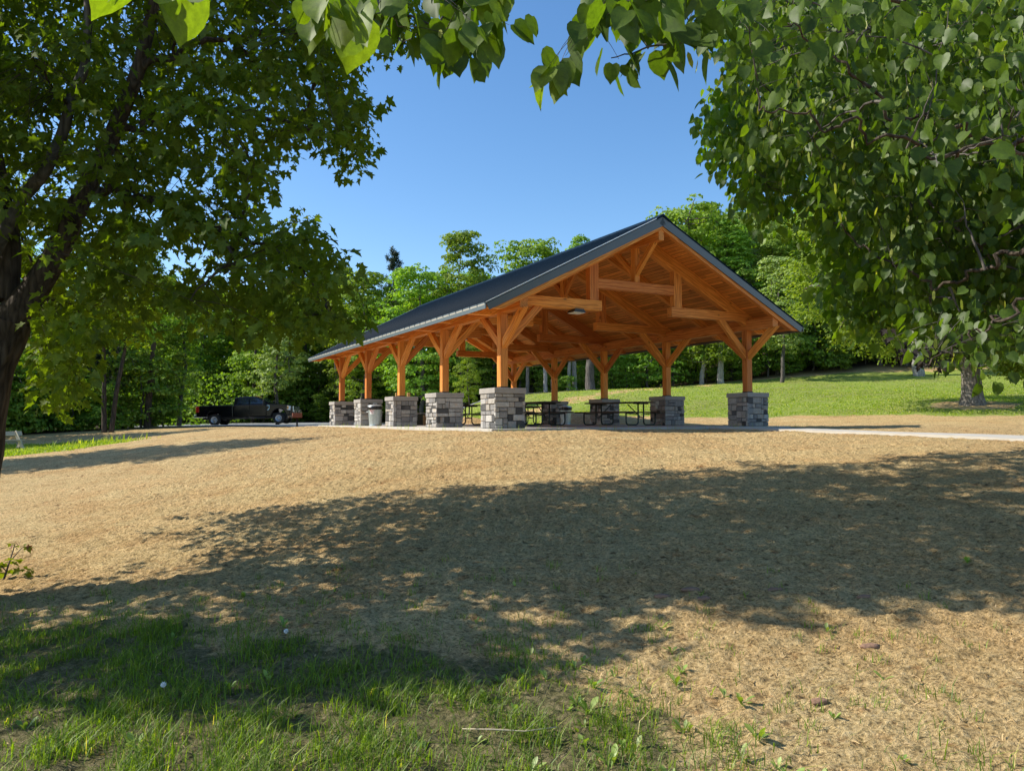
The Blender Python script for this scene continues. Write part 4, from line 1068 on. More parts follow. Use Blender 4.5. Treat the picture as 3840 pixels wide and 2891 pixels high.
# crown above the picture: casts the big shadow
n3 = 1500
q = rdir(rs, n3) * rs.rand(n3, 1) ** .36 * np.array([4.1, 4.2, 3.2]) + np.array([-4.0, 8.3, 6.4])
px = to_px(q); vis = (px[:, 0] > -60) & (px[:, 0] < 2270) & (px[:, 1] > -60)
C3 = q[~vis]; C3 = C3[C3[:, 2] < np.interp(C3[:, 1], [4, 6, 8, 11], [5.6, 6.2, 8.6, 8.2])]
C3 = C3[~((C3[:, 1] < 5.4) & (C3[:, 2] > 3.6))]; C4 = rdir(rs, 130) * rs.rand(130, 1) ** .4 * np.array([1.6, .9, 1.4]) + np.array([-5.9, 5.0, 2.9]); C3 = np.concatenate([C3, C4])
tb = TB(); grow(tb, [limbR, limbL, limbM, limb2, limb3, limb4, limb5, limb6, limb7, limb8, limb9], np.concatenate([C1, C2, C3]), rs, 150, .016, .0032, inside=lambda Q: bool(np.all(in_poly(to_px(Q), mp_main) | (to_px(Q)[:, 0] < 0) | (to_px(Q)[:, 1] < 0))))
tb.build('branches', M['bark_dark'], mroot)['kind'] = 'stuff'
V, Fc, At = merge([sprays(C1, rs, 14, .24, .088, 'maple', .75, .55, (0.05, .8)), sprays(C2, rs, 9, .2, .09, 'maple', .9, .6, (.4, 1)), sprays(C3, rs, 22, .34, .13, 'maple', .6, .5, (0.1, .8))])
mesh_np('crown', V, Fc, M['maple'], mroot, attrs={'tint': At})

# ---- linden over the viewer -----------------------------------------
rs = np.random.RandomState(5)
lroot = empty('linden_tree', (0, 0, 0))
tag(lroot, 'linden whose large heart-shaped leaves hang over the top and upper right', 'tree')
lb = (5.6, 3.6, gz1(5.6, 3.6) - .1)
trunk_mesh('trunk', [lb, (5.5, 3.5, 0.6), (5.3, 3.4, 2.4), (5.2, 3.3, 5.0)], [.30, .24, .20, .12], M['bark_grey'], lroot, 30, .1, seed=2)
L1 = [(5.3, 3.4, 2.2), (4.0, 3.3, 2.55), A(2212, -40, 3.4), A(1950, -30, 3.1), A(1700, -50, 2.8), A(1400, -70, 2.6), A(1150, -60, 2.4), A(900, -50, 2.3), A(700, -60, 2.0)]
L2 = [(5.4, 3.5, 1.8), A(2300, 330, 4.0), A(2120, 300, 4.2), A(1950, 250, 4.3), A(1800, 130, 4.2), A(1690, 60, 4.1)]
L3 = [(5.4, 3.5, 1.5), A(2330, 520, 4.3), A(2180, 560, 4.6), A(2050, 620, 5.0), A(1900, 560, 5.2), A(1780, 480, 5.4)]
L4 = [(5.4, 3.5, 1.3), A(2300, 640, 4.2), A(2150, 700, 4.4), A(2070, 740, 4.6), A(2000, 790, 4.6)]
L5 = [(5.4, 3.5, 1.9), A(2240, 330, 3.7), A(1980, 330, 3.5), A(1800, 260, 3.4), A(1640, 240, 3.5)]
for l, r0 in ((L1, .011), (L2, .020), (L3, .020), (L4, .012), (L5, .012)):
    trunk_mesh('limb', l, list(np.linspace(r0, .004, len(l))), M['bark_dark'], lroot, 12, .06)
nearmain = [(1580, -60), (2330, -60), (2330, 640), (2150, 620), (2080, 470), (1990, 430), (1850, 440), (1760, 430), (1690, 330), (1640, 340), (1600, 250), (1590, 150), (1540, 80)]
low_ = [(1870, 420), (2330, 430), (2330, 750), (2240, 740), (2190, 700), (2120, 715), (2050, 690), (2000, 650), (1950, 640), (1910, 560), (1880, 500)]
low2 = [(1960, 640), (2330, 700), (2330, 800), (2230, 770), (2120, 795), (2060, 770), (1990, 730)]
topL = [(700, -60), (1105, -60), (1112, 55), (1090, 60), (1112, 120), (1070, 110), (1060, 135), (1000, 120), (985, 150), (925, 150), (900, 90), (850, 120), (830, 60), (780, 95), (745, 40)]
topR = [(1262, -60), (1590, -60), (1590, 90), (1560, 110), (1500, 110), (1430, 115), (1400, 90), (1330, 140), (1270, 120), (1220, 140), (1180, 170), (1195, 115), (1245, 80), (1255, 20)]
Ca = sample_region(rs, [(1580, -60), (2330, -60), (2330, 470), (2050, 420), (1900, 330), (1720, 300), (1600, 200)], 3.0, 4.8, 85)
Cb = sample_region(rs, nearmain, 4.8, 8.0, 760, [(1700, 380, 60, 40, .9)])
Cc = np.concatenate([sample_region(rs, low_, 5.0, 8.0, 430), sample_region(rs, low2, 4.4, 6.0, 45)])
Cd = sample_region(rs, topL, 2.2, 3.0, 36); Ce = sample_region(rs, topR, 2.3, 3.1, 44)
Cf = np.array([at(700, 0, 1.75), at(715, 20, 1.8), at(690, 15, 1.8), at(775, 30, 1.95), at(335, -40, 1.7), at(290, -45, 1.8), at(400, -50, 1.8), at(1195, 140, 2.4), at(1205, 150, 2.4), at(1180, 150, 2.45), at(1085, 20, 2.3), at(1095, -20, 2.3)])
Cg = sample_region(rs, [(1850, 700), (2080, 740), (2060, 800), (1990, 790), (1900, 740)], 4.4, 5.2, 16)
tb = TB(); grow(tb, [L1, L5], np.concatenate([Ca, Cd, Ce, Cf]), rs, 46, .005, .0018, .02); grow(tb, [L2, L3, L4], np.concatenate([Cb, Cc, Cg]), rs, 120, .010, .0026, .03)
tb.build('branches', M['bark_forest'], lroot)['kind'] = 'stuff'
def bracts(C, rs, n, size=.075):
    c = C[rs.randint(0, len(C), n)] + rs.randn(n, 3) * .10; T = rs.randn(n, 3) * .25; T[:, 2] -= 1
    return leaves(c, T, rs.randn(n, 3), size * (.7 + .5 * rs.rand(n)), 'bract', .86 + .14 * rs.rand(n))
V, Fc, At = merge([sprays(Ca, rs, 6, .20, .074, 'linden', 1.5, .8, (0.0, .6)), sprays(Cb, rs, 12, .27, .070, 'linden', 1.5, .8, (0.1, .75)), sprays(Cc, rs, 10, .26, .070, 'linden', 1.5, .8, (0.05, .7)),
                   sprays(Cd, rs, 3, .10, .092, 'linden', 1.6, .8, (.1, .7)), sprays(Ce, rs, 3, .10, .090, 'linden', 1.6, .8, (.1, .6)), sprays(Cf, rs, 3, .05, .105, 'linden', 1.8, .6, (.5, .8)), bracts(Cb, rs, 900), bracts(Cc, rs, 450), bracts(np.concatenate([Cd, Ce]), rs, 8)])
mesh_np('crown', V, Fc, M['linden'], lroot, attrs={'tint': At})
V, Fc, At = sprays(Cg, rs, 3, .05, .05, 'maple', 1.8, .6, (0, .3))
mesh_np('withered_leaves', V, Fc, M['deadleaf'], lroot)

# ---- second linden, sunlit, behind it ---------------------------------
rs = np.random.RandomState(9)
sroot = empty('linden_tree', (0, 0, 0))
tag(sroot, 'sunlit linden with yellow-green leaves and pale seed wings, behind the nearer hanging leaves', 'tree')
sb = (9.6, 10.6, gz1(9.6, 10.6) - .1)
trunk_mesh('trunk', [sb, (9.5, 10.6, 1.5), (9.3, 10.5, 4.0), (9.2, 10.4, 8.0)], [.34, .27, .22, .10], M['bark_grey'], sroot, 30, .1, seed=4)
K1 = [(9.4, 10.5, 2.0), (7.5, 9.8, 3.0), A(2000, 420, 9.4), A(1800, 330, 9.6), A(1600, 280, 9.8)]
K2 = [(9.3, 10.5, 3.2), (7.4, 10.0, 4.8), A(1900, 150, 9.8), A(1700, 110, 10.0)]
K3 = [(9.4, 10.6, 1.4), A(2200, 640, 9.6), A(2000, 620, 9.4), A(1840, 610, 9.4)]
K4 = [(9.3, 10.5, 4.2), (7.6, 9.6, 6.4), A(1850, -60, 9.4)]
for l, r0 in ((K1, .09), (K2, .09), (K3, .07), (K4, .09)): trunk_mesh('limb', l, list(np.linspace(r0, .012, len(l))), M['bark_grey'], sroot, 12, .06)
sm = [(1590, -60), (2330, -60), (2330, 720), (2200, 700), (2100, 720), (2000, 700), (1900, 715), (1830, 705), (1785, 680), (1800, 620), (1765, 600), (1790, 540), (1700, 500), (1640, 470), (1600, 440), (1570, 445), (1565, 400), (1590, 370), (1555, 370), (1530, 330), (1500, 270), (1540, 255), (1545, 200), (1590, 190), (1600, 120), (1570, 110), (1575, 40)]
Cs = sample_region(rs, sm, 8.0, 11.6, 1750, [(1740, 470, 60, 26, .85)])
Cs2 = rdir(rs, 260) * rs.rand(260, 1) ** .4 * np.array([3.2, 3, 2.5]) + np.array([8.6, 10.3, 6.5]); p_ = to_px(Cs2); Cs2 = Cs2[(p_[:, 1] < -60) | (p_[:, 0] > 2280)]
tb = TB(); grow(tb, [K1, K2, K3, K4], np.concatenate([Cs, Cs2]), rs, 90, .016, .003, .03)
tb.build('branches', M['bark_forest'], sroot)['kind'] = 'stuff'
V, Fc, At = merge([sprays(Cs, rs, 12, .30, .10, 'linden', 1.4, .8, (.25, .8)), sprays(Cs2, rs, 10, .32, .12, 'linden', 1.4, .8, (.25, .8)), bracts(Cs, rs, 2600, .09)])
mesh_np('crown', V, Fc, M['linden'], sroot, attrs={'tint': At})

# ---- off-frame trees whose shade falls into the picture ---------------
def plain_tree(name, label, loc, h, r, seed, n=1600, size=.16, mat='maple', shape='quad', low=.28, bark='bark_forest', group=None, trunk_r=None, clump=.5, lean=0, per=11):
    rs = np.random.RandomState(seed); x, y = loc; z = gz1(x, y)
    t = empty(name, (x, y, z), 0); tag(t, label, 'tree', group)
    tr_ = trunk_r or h * .022
    trunk_mesh('trunk', [(0, 0, -.2), (.02 * h * lean, 0, h * .25), (.04 * h * lean, .01 * h, h * .55), (.05 * h * lean, 0, h * .92)], [tr_ * 1.25, tr_, tr_ * .7, tr_ * .15], M[bark], t, 20, .1, seed=seed)
    d = rdir(rs, n); rad = rs.rand(n, 1) ** .33
    c = d * rad * np.array([r, r, h * (1 - low) / 2]) + np.array([0, 0, h * (1 + low) / 2])
    # lobed outline
    lob = 0.82 + .3 * fbm(c[:, 0] * .5 + seed, c[:, 2] * .5 + c[:, 1] * .3); c[:, :2] *= lob[:, None]
    tb = TB(); grow(tb, [[(0, 0, h * .2), (0, 0, h * .5), (0, 0, h * .85)]], c, rs, 40, tr_ * .25, .01, .05); tb.build('branches', M[bark], t)['kind'] = 'stuff'
    V, Fc, At = sprays(c, rs, per, clump, size, shape, .5, .6, (0.1, .9))
    mesh_np('crown', V, Fc, M[mat], t, attrs={'tint': At}); return t
plain_tree('shade_tree', 'tree outside the left edge that throws the dappled shade on the foreground grass', (-8.4, 6.0), 7.2, 2.5, 31, 300, .13, 'maple', 'maple', .30)
plain_tree('shade_tree', 'tall tree outside the left edge, its long shadow crossing the ground', (-19.6, 20.4), 13.5, 2.3, 33, 700, .22, 'maple', 'quad', .12, per=14)

# ------------------------------------------------------------------ woodland trees
def proto(name, h, r, seed, low=.2, ncl=230, per=46, size=.19, mat='forest', bark='bark_forest', top=.35, clr=.85, shape='quad', tr_=None):
    rs = np.random.RandomState(seed); t = empty(name); tr_ = tr_ or h * .014
    k = lambda f: (rs.randn() * .02 * h, rs.randn() * .02 * h, h * f)
    ax = [(0, 0, -.6), k(.15), k(.4), k(.65), k(.92)]
    trunk_mesh('trunk', ax, [tr_ * 1.3, tr_, tr_ * .8, tr_ * .5, tr_ * .1], M[bark], t, 12, .08, seed=seed)
    d = rdir(rs, ncl); rad = .55 + .45 * rs.rand(ncl, 1) ** .6
    zc = low + (1 - low) * rs.rand(ncl) ** .85
    prof = np.clip(np.sin(np.pi * np.clip((zc - low) / (1 - low) * (1 - top) + top * .55, 0, 1)), .12, 1) * (1.0 - .25 * zc)
    an = rs.rand(ncl) * 2 * np.pi
    lob = .78 + .22 * np.sin(an * 3 + seed) * np.cos(zc * 9 + seed) + .15 * rs.randn(ncl)
    rr = r * prof * lob * rad[:, 0]
    c = np.stack([rr * np.cos(an), rr * np.sin(an), zc * h], 1)
    tb = TB(); grow(tb, [[(0, 0, h * low * .8), (0, 0, h * .55), (0, 0, h * .9)]], c, rs, 26, tr_ * .3, .015, .02)
    tb.build('branches', M[bark], t)['kind'] = 'stuff'
    n = ncl * per; cc = np.repeat(c, per, 0); dd = rdir(rs, n); dd[:, 2] = np.abs(dd[:, 2]) * .9 - .25
    rc = clr * (.5 + .5 * np.repeat(rs.rand(ncl), per)) * (.75 + .3 * rs.rand(n))
    P = cc + dd * rc[:, None] * np.array([1, 1, .62])
    out = cc.copy(); out[:, 2] = 0; out /= np.linalg.norm(out, axis=1)[:, None] + .3
    Nn = dd * .6 + out * .35 + np.array([0, 0, .55]) + rs.randn(n, 3) * .38
    T = np.cross(Nn, rs.randn(n, 3)); T[:, 2] -= .3
    ti = np.clip(.15 + .45 * np.repeat(rs.rand(ncl), per) + .35 * rs.rand(n), 0, 1)
    V, Fc, At = leaves(P, T, Nn, size * (.6 + .8 * rs.rand(n)), shape, ti)
    mesh_np('crown', V, Fc, M[mat], t, attrs={'tint': At})
    t['_h'] = h
    return t
def conifer(name, h, r, seed, mat='pine'):
    rs = np.random.RandomState(seed); t = empty(name)
    trunk_mesh('trunk', [(0, 0, -.4), (0, 0, h * .5), (.1, 0, h)], [h * .015, h * .01, .02], M['bark_forest'], t, 10, .08)
    tb = TB(); Ps = []
    for i in range(95):
        z = h * (.22 + .78 * (i / 95) ** .9); an = rs.rand() * 6.28; L = r * (1 - (z / h) ** 1.5 * .85) * (.55 + .6 * rs.rand())
        e = np.array([np.cos(an) * L, np.sin(an) * L, .12 * L]); b = np.array([0, 0, z])
        P = np.array([b, b + e * .5 + [0, 0, -.03 * L], b + e]); tb.add(P, [.035, .025, .008], 4)
        for q in range(5): Ps.append(b + e * (.35 + .65 * q / 8) + rs.randn(3) * .12)
    tb.build('branches', M['bark_forest'], t)['kind'] = 'stuff'
    C = np.array(Ps); n = len(C) * 22; c = np.repeat(C, 22, 0); d = rdir(rs, n)
    V, Fc, At = leaves(c + d * .24 * rs.rand(n, 1), d + [0, 0, .5], rdir(rs, n), .26 * np.ones(n), 'needle', rs.rand(n))
    mesh_np('crown', V, Fc, M[mat], t, attrs={'tint': At}); t['_h'] = h; return t
PR = {'broad': proto('broadleaf_tree', 14, 4.3, 1, .16, 300, 46, .20), 'tall': proto('broadleaf_tree', 16, 3.8, 2, .22, 300, 46, .20, top=.2), 'round': proto('broadleaf_tree', 11, 4.2, 3, .14, 260, 46, .19, top=.45),
      'pale': proto('broadleaf_tree', 12, 3.4, 4, .24, 230, 44, .19, 'pale_leaves', top=.4), 'narrow': proto('broadleaf_tree', 15, 2.6, 5, .10, 240, 44, .19, top=.3),
      'shrub': proto('shrub', 3.2, 2.0, 6, .02, 110, 44, .13, top=.5, clr=.6), 'bush': proto('shrub', 4.6, 2.2, 7, .05, 130, 44, .14, top=.4, clr=.7), 'pine': conifer('pine_tree', 15, 3.4, 8)}
used = set()
FR = random.Random(77)
def place(kind, px, Y, top=None, label=None, group=None, sc=None, wid=1.0, cat='tree'):
    """a tree on the terrain at distance Y; top = picture height its crown reaches"""
    X = float(at(px, 850, Y)[0]); z = gz1(X, Y)
    src = PR[kind]; h = src['_h']
    if top is not None: sc = (at(px, top, Y)[2] - z) / h
    o = src if kind not in used else copy_tree(src)
    used.add(kind)
    o.location = (X, Y, z); o.scale = (sc * wid, sc * wid, sc); o.rotation_euler = (0, 0, FR.uniform(0, 6.28))
    tag(o, label, cat, group); return o
# named individuals
place('broad', 1000, 57, 505, 'tall bright green tree rising highest above the left slope of the pavilion roof', wid=.82)
place('pine', 850, 62, 542, 'dark sparse pine standing up above the woods left of the pavilion roof')
place('round', 1150, 60, 528, 'round-topped tree behind the upper part of the roof, right of the highest one', wid=.9)
place('tall', 1255, 66, 512, 'tree of which only the tip shows above the roof near the ridge', wid=.8)
place('round', 905, 55, 585, 'rounded green tree between the pine and the highest tree')
place('broad', 790, 58, 592, 'tree with a rounded top just left of the pine')
place('narrow', 740, 60, 580, 'loose-topped tree beside the maple leaves above the far roof end')
place('tall', 1580, 55, 478, 'big tree on the hill whose top stands just right of the roof ridge', wid=1.15)
place('pale', 600, 54, 640, 'pale tree catching the sun behind the maple leaves above the truck', wid=.9)
place('pale', 1690, 50, 560, 'pale yellow-green tree on the hill right of the roof corner', wid=1.0)
place('narrow', 1500, 60, 520, 'slim tree just behind the right slope of the roof', wid=.8)
sm_ = place('round', 1012, 43, 735, 'small maple with a thin grey trunk standing on the grass behind the left piers', wid=.62)
grp = 'trees of the woodland edge'; lab_w = 'broadleaf tree in the dense woodland edge behind the pavilion and the lot'
spots = []
for px in range(-330, 420, 50): spots.append((FR.choice(['broad', 'pine', 'narrow', 'pine', 'tall']), px + FR.uniform(-18, 18), FR.uniform(42, 46) + max(0, (px) * .012), FR.uniform(560, 640)))
for px in range(380, 900, 58): spots.append((FR.choice(['broad', 'narrow', 'tall', 'round']), px + FR.uniform(-15, 15), FR.uniform(64, 69), FR.uniform(585, 640)))
for px in range(900, 1500, 46): spots.append((FR.choice(['broad', 'narrow', 'tall']), px + FR.uniform(-15, 15), FR.uniform(58, 66), FR.uniform(590, 660)))
for px in range(1480, 2330, 52): spots.append((FR.choice(['broad', 'tall', 'round', 'broad', 'pale']), px + FR.uniform(-15, 15), FR.uniform(54, 60), FR.uniform(440, 520) - (px - 1480) * .06))
for px in range(1440, 2400, 80): spots.append((FR.choice(['broad', 'tall']), px + FR.uniform(-15, 15), FR.uniform(70, 78), FR.uniform(370, 440) + max(0, 1680 - px) * .3))
for px in range(-300, 1400, 85): spots.append((FR.choice(['broad', 'tall', 'narrow']), px + FR.uniform(-25, 25), FR.uniform(72, 84), FR.uniform(585, 635) if px > 300 else FR.uniform(520, 600)))
for px in (-330, -260, -190, -120): spots.append(('broad', px, 33 + (px + 330) * .02, 470))
for s in spots: place(s[0], s[1], s[2], s[3], lab_w, grp)
lab_s = 'leafy shrub growing along the foot of the woods'; grs = 'shrubs along the edge of the woods'
for px in range(-300, 385, 46): place(FR.choice(['shrub', 'bush']), px + FR.uniform(-14, 14), FR.uniform(39.5, 42) + max(0, px * .02), None, lab_s, grs, FR.uniform(.5, 1.5), cat='shrub')
for px in range(400, 1180, 42): place(FR.choice(['shrub', 'bush']), px + FR.uniform(-12, 12), FR.uniform(61.5, 64), None, lab_s, grs, FR.uniform(.5, 1.7), cat='shrub')
for px in range(1180, 2330, 44): place(FR.choice(['shrub', 'bush']), px + FR.uniform(-12, 12), FR.uniform(53.5, 56), None, lab_s, grs, FR.uniform(.4, 1.5), cat='shrub')
# bare trunks standing at the edge of the lawn
def bare(px, pyb, Y, r, top, label, mat='bark_pale', lean=0.0, name='tree_trunk'):
    X = float(at(px, pyb, Y)[0]); z = gz1(X, Y); h = at(px, top, Y)[2] - z
    t = empty('slender_tree', (X, Y, z)); tag(t, label, 'tree')
    trunk_mesh('trunk', [(0, 0, -.3), (lean * .3, 0, h * .4), (lean, 0, h)], [r * 1.3, r, r * .6], M[mat], t, 12, .08, seed=int(px))
    rs = np.random.RandomState(int(px)); n = 60
    C = np.array([lean, 0, h]) + rdir(rs, n) * rs.rand(n, 1) ** .4 * np.array([1.6, 1.6, 1.3])
    tb = TB(); grow(tb, [[(lean * .7, 0, h * .7), (lean, 0, h + .6)]], C, rs, 10, r * .3, .012, .02); tb.build('branches', M[mat], t)['kind'] = 'stuff'
    V, Fc, At = sprays(C, rs, 40, .45, .17, 'quad', .4, .6, (.3, 1)); mesh_np('crown', V, Fc, M['forest'], t, attrs={'tint': At})
bare(1557, 828, 52.0, .20, 745, 'slender pale trunk, the right one of two at the lawn edge beside the right-hand posts')
bare(1515, 830, 52.5, .14, 760, 'slender pale trunk, the left one of two at the lawn edge beside the right-hand posts', lean=.3)
bare(1275, 848, 50, .26, 700, 'reddish-brown trunk behind the pavilion between the second and third right-hand posts', 'bark_forest')
for i, px in enumerate((1180, 1196, 1228, 1243, 1140)): bare(px, 850, 53 + i * .4, .12 + .03 * (i % 2), 690, ['grey trunk, the leftmost of four close together behind the right-hand posts', 'second grey trunk from the left of four close together behind the right-hand posts', 'third grey trunk from the left of four close together behind the right-hand posts', 'rightmost of four close grey trunks behind the right-hand posts', 'thin grey trunk just left of the four close trunks behind the pavilion'][i], 'bark_pale' if i < 4 else 'bark_grey', lean=.25 * (i % 3 - 1))
for i, (px, lean, tp) in enumerate(((240, .9, 700), (226, -.2, 700), (545, .3, 690), (318, .4, 690))): bare(px, 915, 40.5 if px < 300 else (46 if px < 500 else 61), .11 if px != 318 else .17, tp, ['leaning dark trunk at the woods edge left of the truck', 'straight dark trunk at the woods edge left of the truck, beside the leaning one', 'grey trunk behind the truck bed', 'thick dark trunk at the woods edge, nearest to the truck tail'][i], 'bark_dark', lean=lean)
bare(1985, 812, 50, .30, 640, 'thick pale broken trunk at the lawn edge behind the hanging withered leaves', 'bark_pale', lean=-.4)
# dark interior of the far woodland, one mass
rs = np.random.RandomState(50); n = 60000
X = rs.uniform(-75, 75, n); Y = rs.uniform(66, 92, n) + np.where(X > 5, 4, 0); Z = gz(X, Y) + rs.rand(n) * np.clip(10.5 + 2.5 * fbm(X * .08, Y * .08), 4, 20)
V, Fc, At = leaves(np.stack([X, Y, Z], 1), rs.randn(n, 3), rs.randn(n, 3) + [0, -.6, .8], .75 * (.5 + rs.rand(n)), 'quad', rs.rand(n) * .5)
wo = mesh_np('distant_woodland', V, Fc, M['forest'], attrs={'tint': At}); tag(wo, 'dense far woodland filling the gaps behind the nearer trees', 'woodland', kind='stuff')
# understorey filling the dark band under the crowns
n = 42000
X = rs.uniform(-34, 40, n); Yl = np.interp(X, [-34, -24.5, -22.8, -21.5, -6, 0, 6, 40], [41, 43, 52, 62, 64, 64, 56.5, 55.5]); Y = Yl + rs.rand(n) * 8 + .5
Z = gz(X, Y) + rs.rand(n) ** 1.3 * (3.6 + 1.2 * fbm(X * .3, Y * .3))
V, Fc, At = leaves(np.stack([X, Y, Z], 1), rs.randn(n, 3), rs.randn(n, 3) * .6 + [0, -.3, 1], .22 * (.5 + rs.rand(n)), 'quad', rs.rand(n) * .7)
uo = mesh_np('undergrowth', V, Fc, M['forest'], attrs={'tint': At}); tag(uo, 'shady leafy undergrowth between the trunks of the woods', 'undergrowth', kind='stuff')

# ---- mature tree on the hill --------------------------------------------
rs = np.random.RandomState(61); q = at(2101, 876, 30.0); zt = gz1(q[0], 30.0)
ht = empty('shade_tree', (q[0], 30.0, zt)); tag(ht, 'mature tree with thick grey trunk in a soil ring on the hill', 'tree')
trunk_mesh('trunk', [(0, 0, -.1), (0, 0, .12), (-.02, 0, .6), (-.05, 0, 1.6), (0, 0, 3.2), (.1, 0, 6)], [.50, .44, .35, .32, .30, .16], M['bark_grey'], ht, 40, .12, seed=12)
n = 520; d = rdir(rs, n); c = d * rs.rand(n, 1) ** .36 * np.array([5.8, 4.6, 4.1]) + np.array([-1.5, 0, 5.6]); c = c[c[:, 2] > 1.5]
dr = np.array([[.5 + 1.5 * a, -.8 - 1.2 * b, 1.25 + .5 * e] for a, b, e in rs.rand(26, 3)]); c = np.concatenate([c, dr])
tb = TB(); grow(tb, [[(0, 0, 1.7), (0, 0, 3.2), (.1, 0, 7)]], c, rs, 60, .07, .014, .02); tb.build('branches', M['bark_grey'], ht)['kind'] = 'stuff'
V, Fc, At = sprays(c, rs, 90, .75, .125, 'quad', .6, .7, (.25, 1)); mesh_np('crown', V, Fc, M['forest'], ht, attrs={'tint': At})


# ------------------------------------------------------------------ grasses and small plants
def blades(P, rs, h, w, tint, lean=.35, curl=.5):
    n = len(P); an = rs.rand(n) * 6.283; s = np.stack([np.cos(an), np.sin(an), 0 * an], 1); f = np.stack([-np.sin(an), np.cos(an), 0 * an], 1)
    h = h[:, None]; l = (lean * (rs.rand(n, 1)) + .05)
    p0 = P; p1 = P + f * l * h * .35 + np.array([0, 0, .55]) * h; p2 = P + f * (l + curl * rs.rand(n, 1) * .8) * h + np.array([0, 0, 1.0]) * h * (1 - .25 * curl * rs.rand(n, 1))
    w_ = w * (.7 + .6 * rs.rand(n, 1))
    V = np.stack([p0 - s * w_, p0 + s * w_, p1 + s * w_ * .8, p1 - s * w_ * .8, p2], 1).reshape(-1, 3)
    b = (np.arange(n) * 5)[:, None]
    F4 = b + np.array([[0, 1, 2]]); F5 = b + np.array([[0, 2, 3]]); F6 = b + np.array([[3, 2, 4]])
    Fc = np.stack([F4, F5, F6], 1).reshape(-1, 3)
    return V, Fc, np.repeat(tint, 3)
rs = np.random.RandomState(71)
def ground_pts(x0, x1, y0, y1, n, dens):
    X = rs.uniform(x0, x1, n); Y = rs.uniform(y0, y1, n); k = rs.rand(n) < dens(X, Y); X, Y = X[k], Y[k]
    return np.stack([X, Y, gz(X, Y) - .004 + .02 * fbm(X * .9, Y * .9, 2)], 1)
def dn(X, Y):
    e = yedge(X); c = .42 + 1.2 * fbm(X * 2.3, Y * 2.3, 3); return np.clip(sstep(.7, -.7, Y - e + .7 * fbm(X * 1.3, Y * 1.3)) * c * np.interp(X, [-.2, .6, 1.1], [1, .6, .12]), 0, 1)
P = ground_pts(-5.0, 4.2, 2.7, 6.8, 210000, dn)
parts = [blades(P, rs, .03 + .06 * sstep(4.2, 3.2, P[:, 1]) * rs.rand(len(P)) + (.05 + .09 * np.clip(.5 + fbm(P[:, 0] * 1.7, P[:, 1] * 1.7), 0, 1)) * rs.rand(len(P)) ** 1.3, .0024, np.clip(.6 * rs.rand(len(P)) ** 1.3 + .45 * (rs.rand(len(P)) < .12), 0, 1), .9, .9)]
# tufts on the thin mulch
tc = ground_pts(-5.5, 6, 2.8, 7.0, 2600, lambda X, Y: np.clip(.6 * sstep(3.2, .0, Y - yedge(X)) * (fbm(X * 1.6 + 4, Y * 1.6) > -.1), 0, 1))
tp = np.repeat(tc, 12, 0); tp[:, :2] += rs.randn(len(tp), 2) * .03
parts.append(blades(tp, rs, .02 + .065 * rs.rand(len(tp)), .0022, .1 + .6 * rs.rand(len(tp)), .8))
# along the slab and left patch
e1 = np.array([pav(SLAB[0] - .08 + .12 * rs.rand(), u) for u in rs.uniform(SLAB[2], SLAB[3], 160)] + [pav(w, SLAB[2] - .10 + .08 * rs.rand()) for w in rs.uniform(SLAB[0], 9.5, 190)]); e1[:, 2] = -.06
parts.append(blades(e1, rs, .06 + .16 * rs.rand(len(e1)), .003, .5 + .5 * rs.rand(len(e1))))
V, Fc, At = merge(parts)
go = mesh_np('grass', V, Fc, M['grass'], attrs={'tint': At}); tag(go, 'green grass blades and tufts growing through the foreground mulch', 'grass', kind='stuff')
P = ground_pts(-24, -9, 23, 34.5, 34000, lambda X, Y: np.clip(sstep(.6, -.8, poly_sd(X, Y, patch_poly) + .8 * fbm(X * .7, Y * .7)), 0, 1))
V, Fc, At = blades(P, rs, .05 + .09 * rs.rand(len(P)), .012, .3 + .65 * rs.rand(len(P)), .7)
P2 = ground_pts(-17.6, -15.2, 28.5, 31.5, 420, lambda X, Y: (fbm(X * 1.2, Y * 1.2) > 0) * 1.0)
V, Fc, At = merge([(V, Fc, At), blades(P2, rs, .10 + .28 * rs.rand(len(P2)) ** 1.6, .02, .5 + .5 * rs.rand(len(P2)))])
go = mesh_np('grass', V, Fc, M['grass'], attrs={'tint': At}); tag(go, 'patch of bright green grass and weeds around the bench at the left', 'grass', kind='stuff')
P = ground_pts(-4, 34, 26, 54, 150000, lambda X, Y: np.clip(sstep(.5, -.9, poly_sd(X, Y, hill_poly) + .9 * fbm(X * .5, Y * .5)), 0, 1) * sstep(60, 26, Y) * (np.hypot(X - q[0], Y - 30) > 1.6))
V, Fc, At = blades(P, rs, .022 + .035 * rs.rand(len(P)), .022, .45 + .53 * rs.rand(len(P)), 1.0)
go = mesh_np('grass', V, Fc, M['grass'], attrs={'tint': At}); tag(go, 'mown lawn grass covering the hillside behind the pavilion', 'grass', kind='stuff')
# loose straw fibres of the hydromulch
P = ground_pts(-6.5, 7.5, 2.8, 12.0, 120000, lambda X, Y: np.clip((.35 + .65 * sstep(0, 1.2, Y - yedge(X))) * sstep(13, 4, Y) * (.6 + .8 * fbm(X * 3, Y * 3)), 0, 1)); P[:, 2] += .004 + .016 * np.maximum(0, fbm(P[:, 0] * 9, P[:, 1] * 9, 3))
n = len(P); T = rs.randn(n, 3); T[:, 2] *= .45; Nn = rs.randn(n, 3) * .5 + [0, 0, 1]
SH['fibre'] = (np.array([(-.05, -.5, 0), (.05, -.5, 0), (.09, 0, .16), (-.01, 0, .16), (.05, .5, 0), (-.05, .5, 0)]), np.array([(0, 1, 2), (0, 2, 3), (3, 2, 4), (3, 4, 5)]))
V, Fc, At = leaves(P, T, Nn, .022 + .035 * rs.rand(n), 'fibre', rs.rand(n))
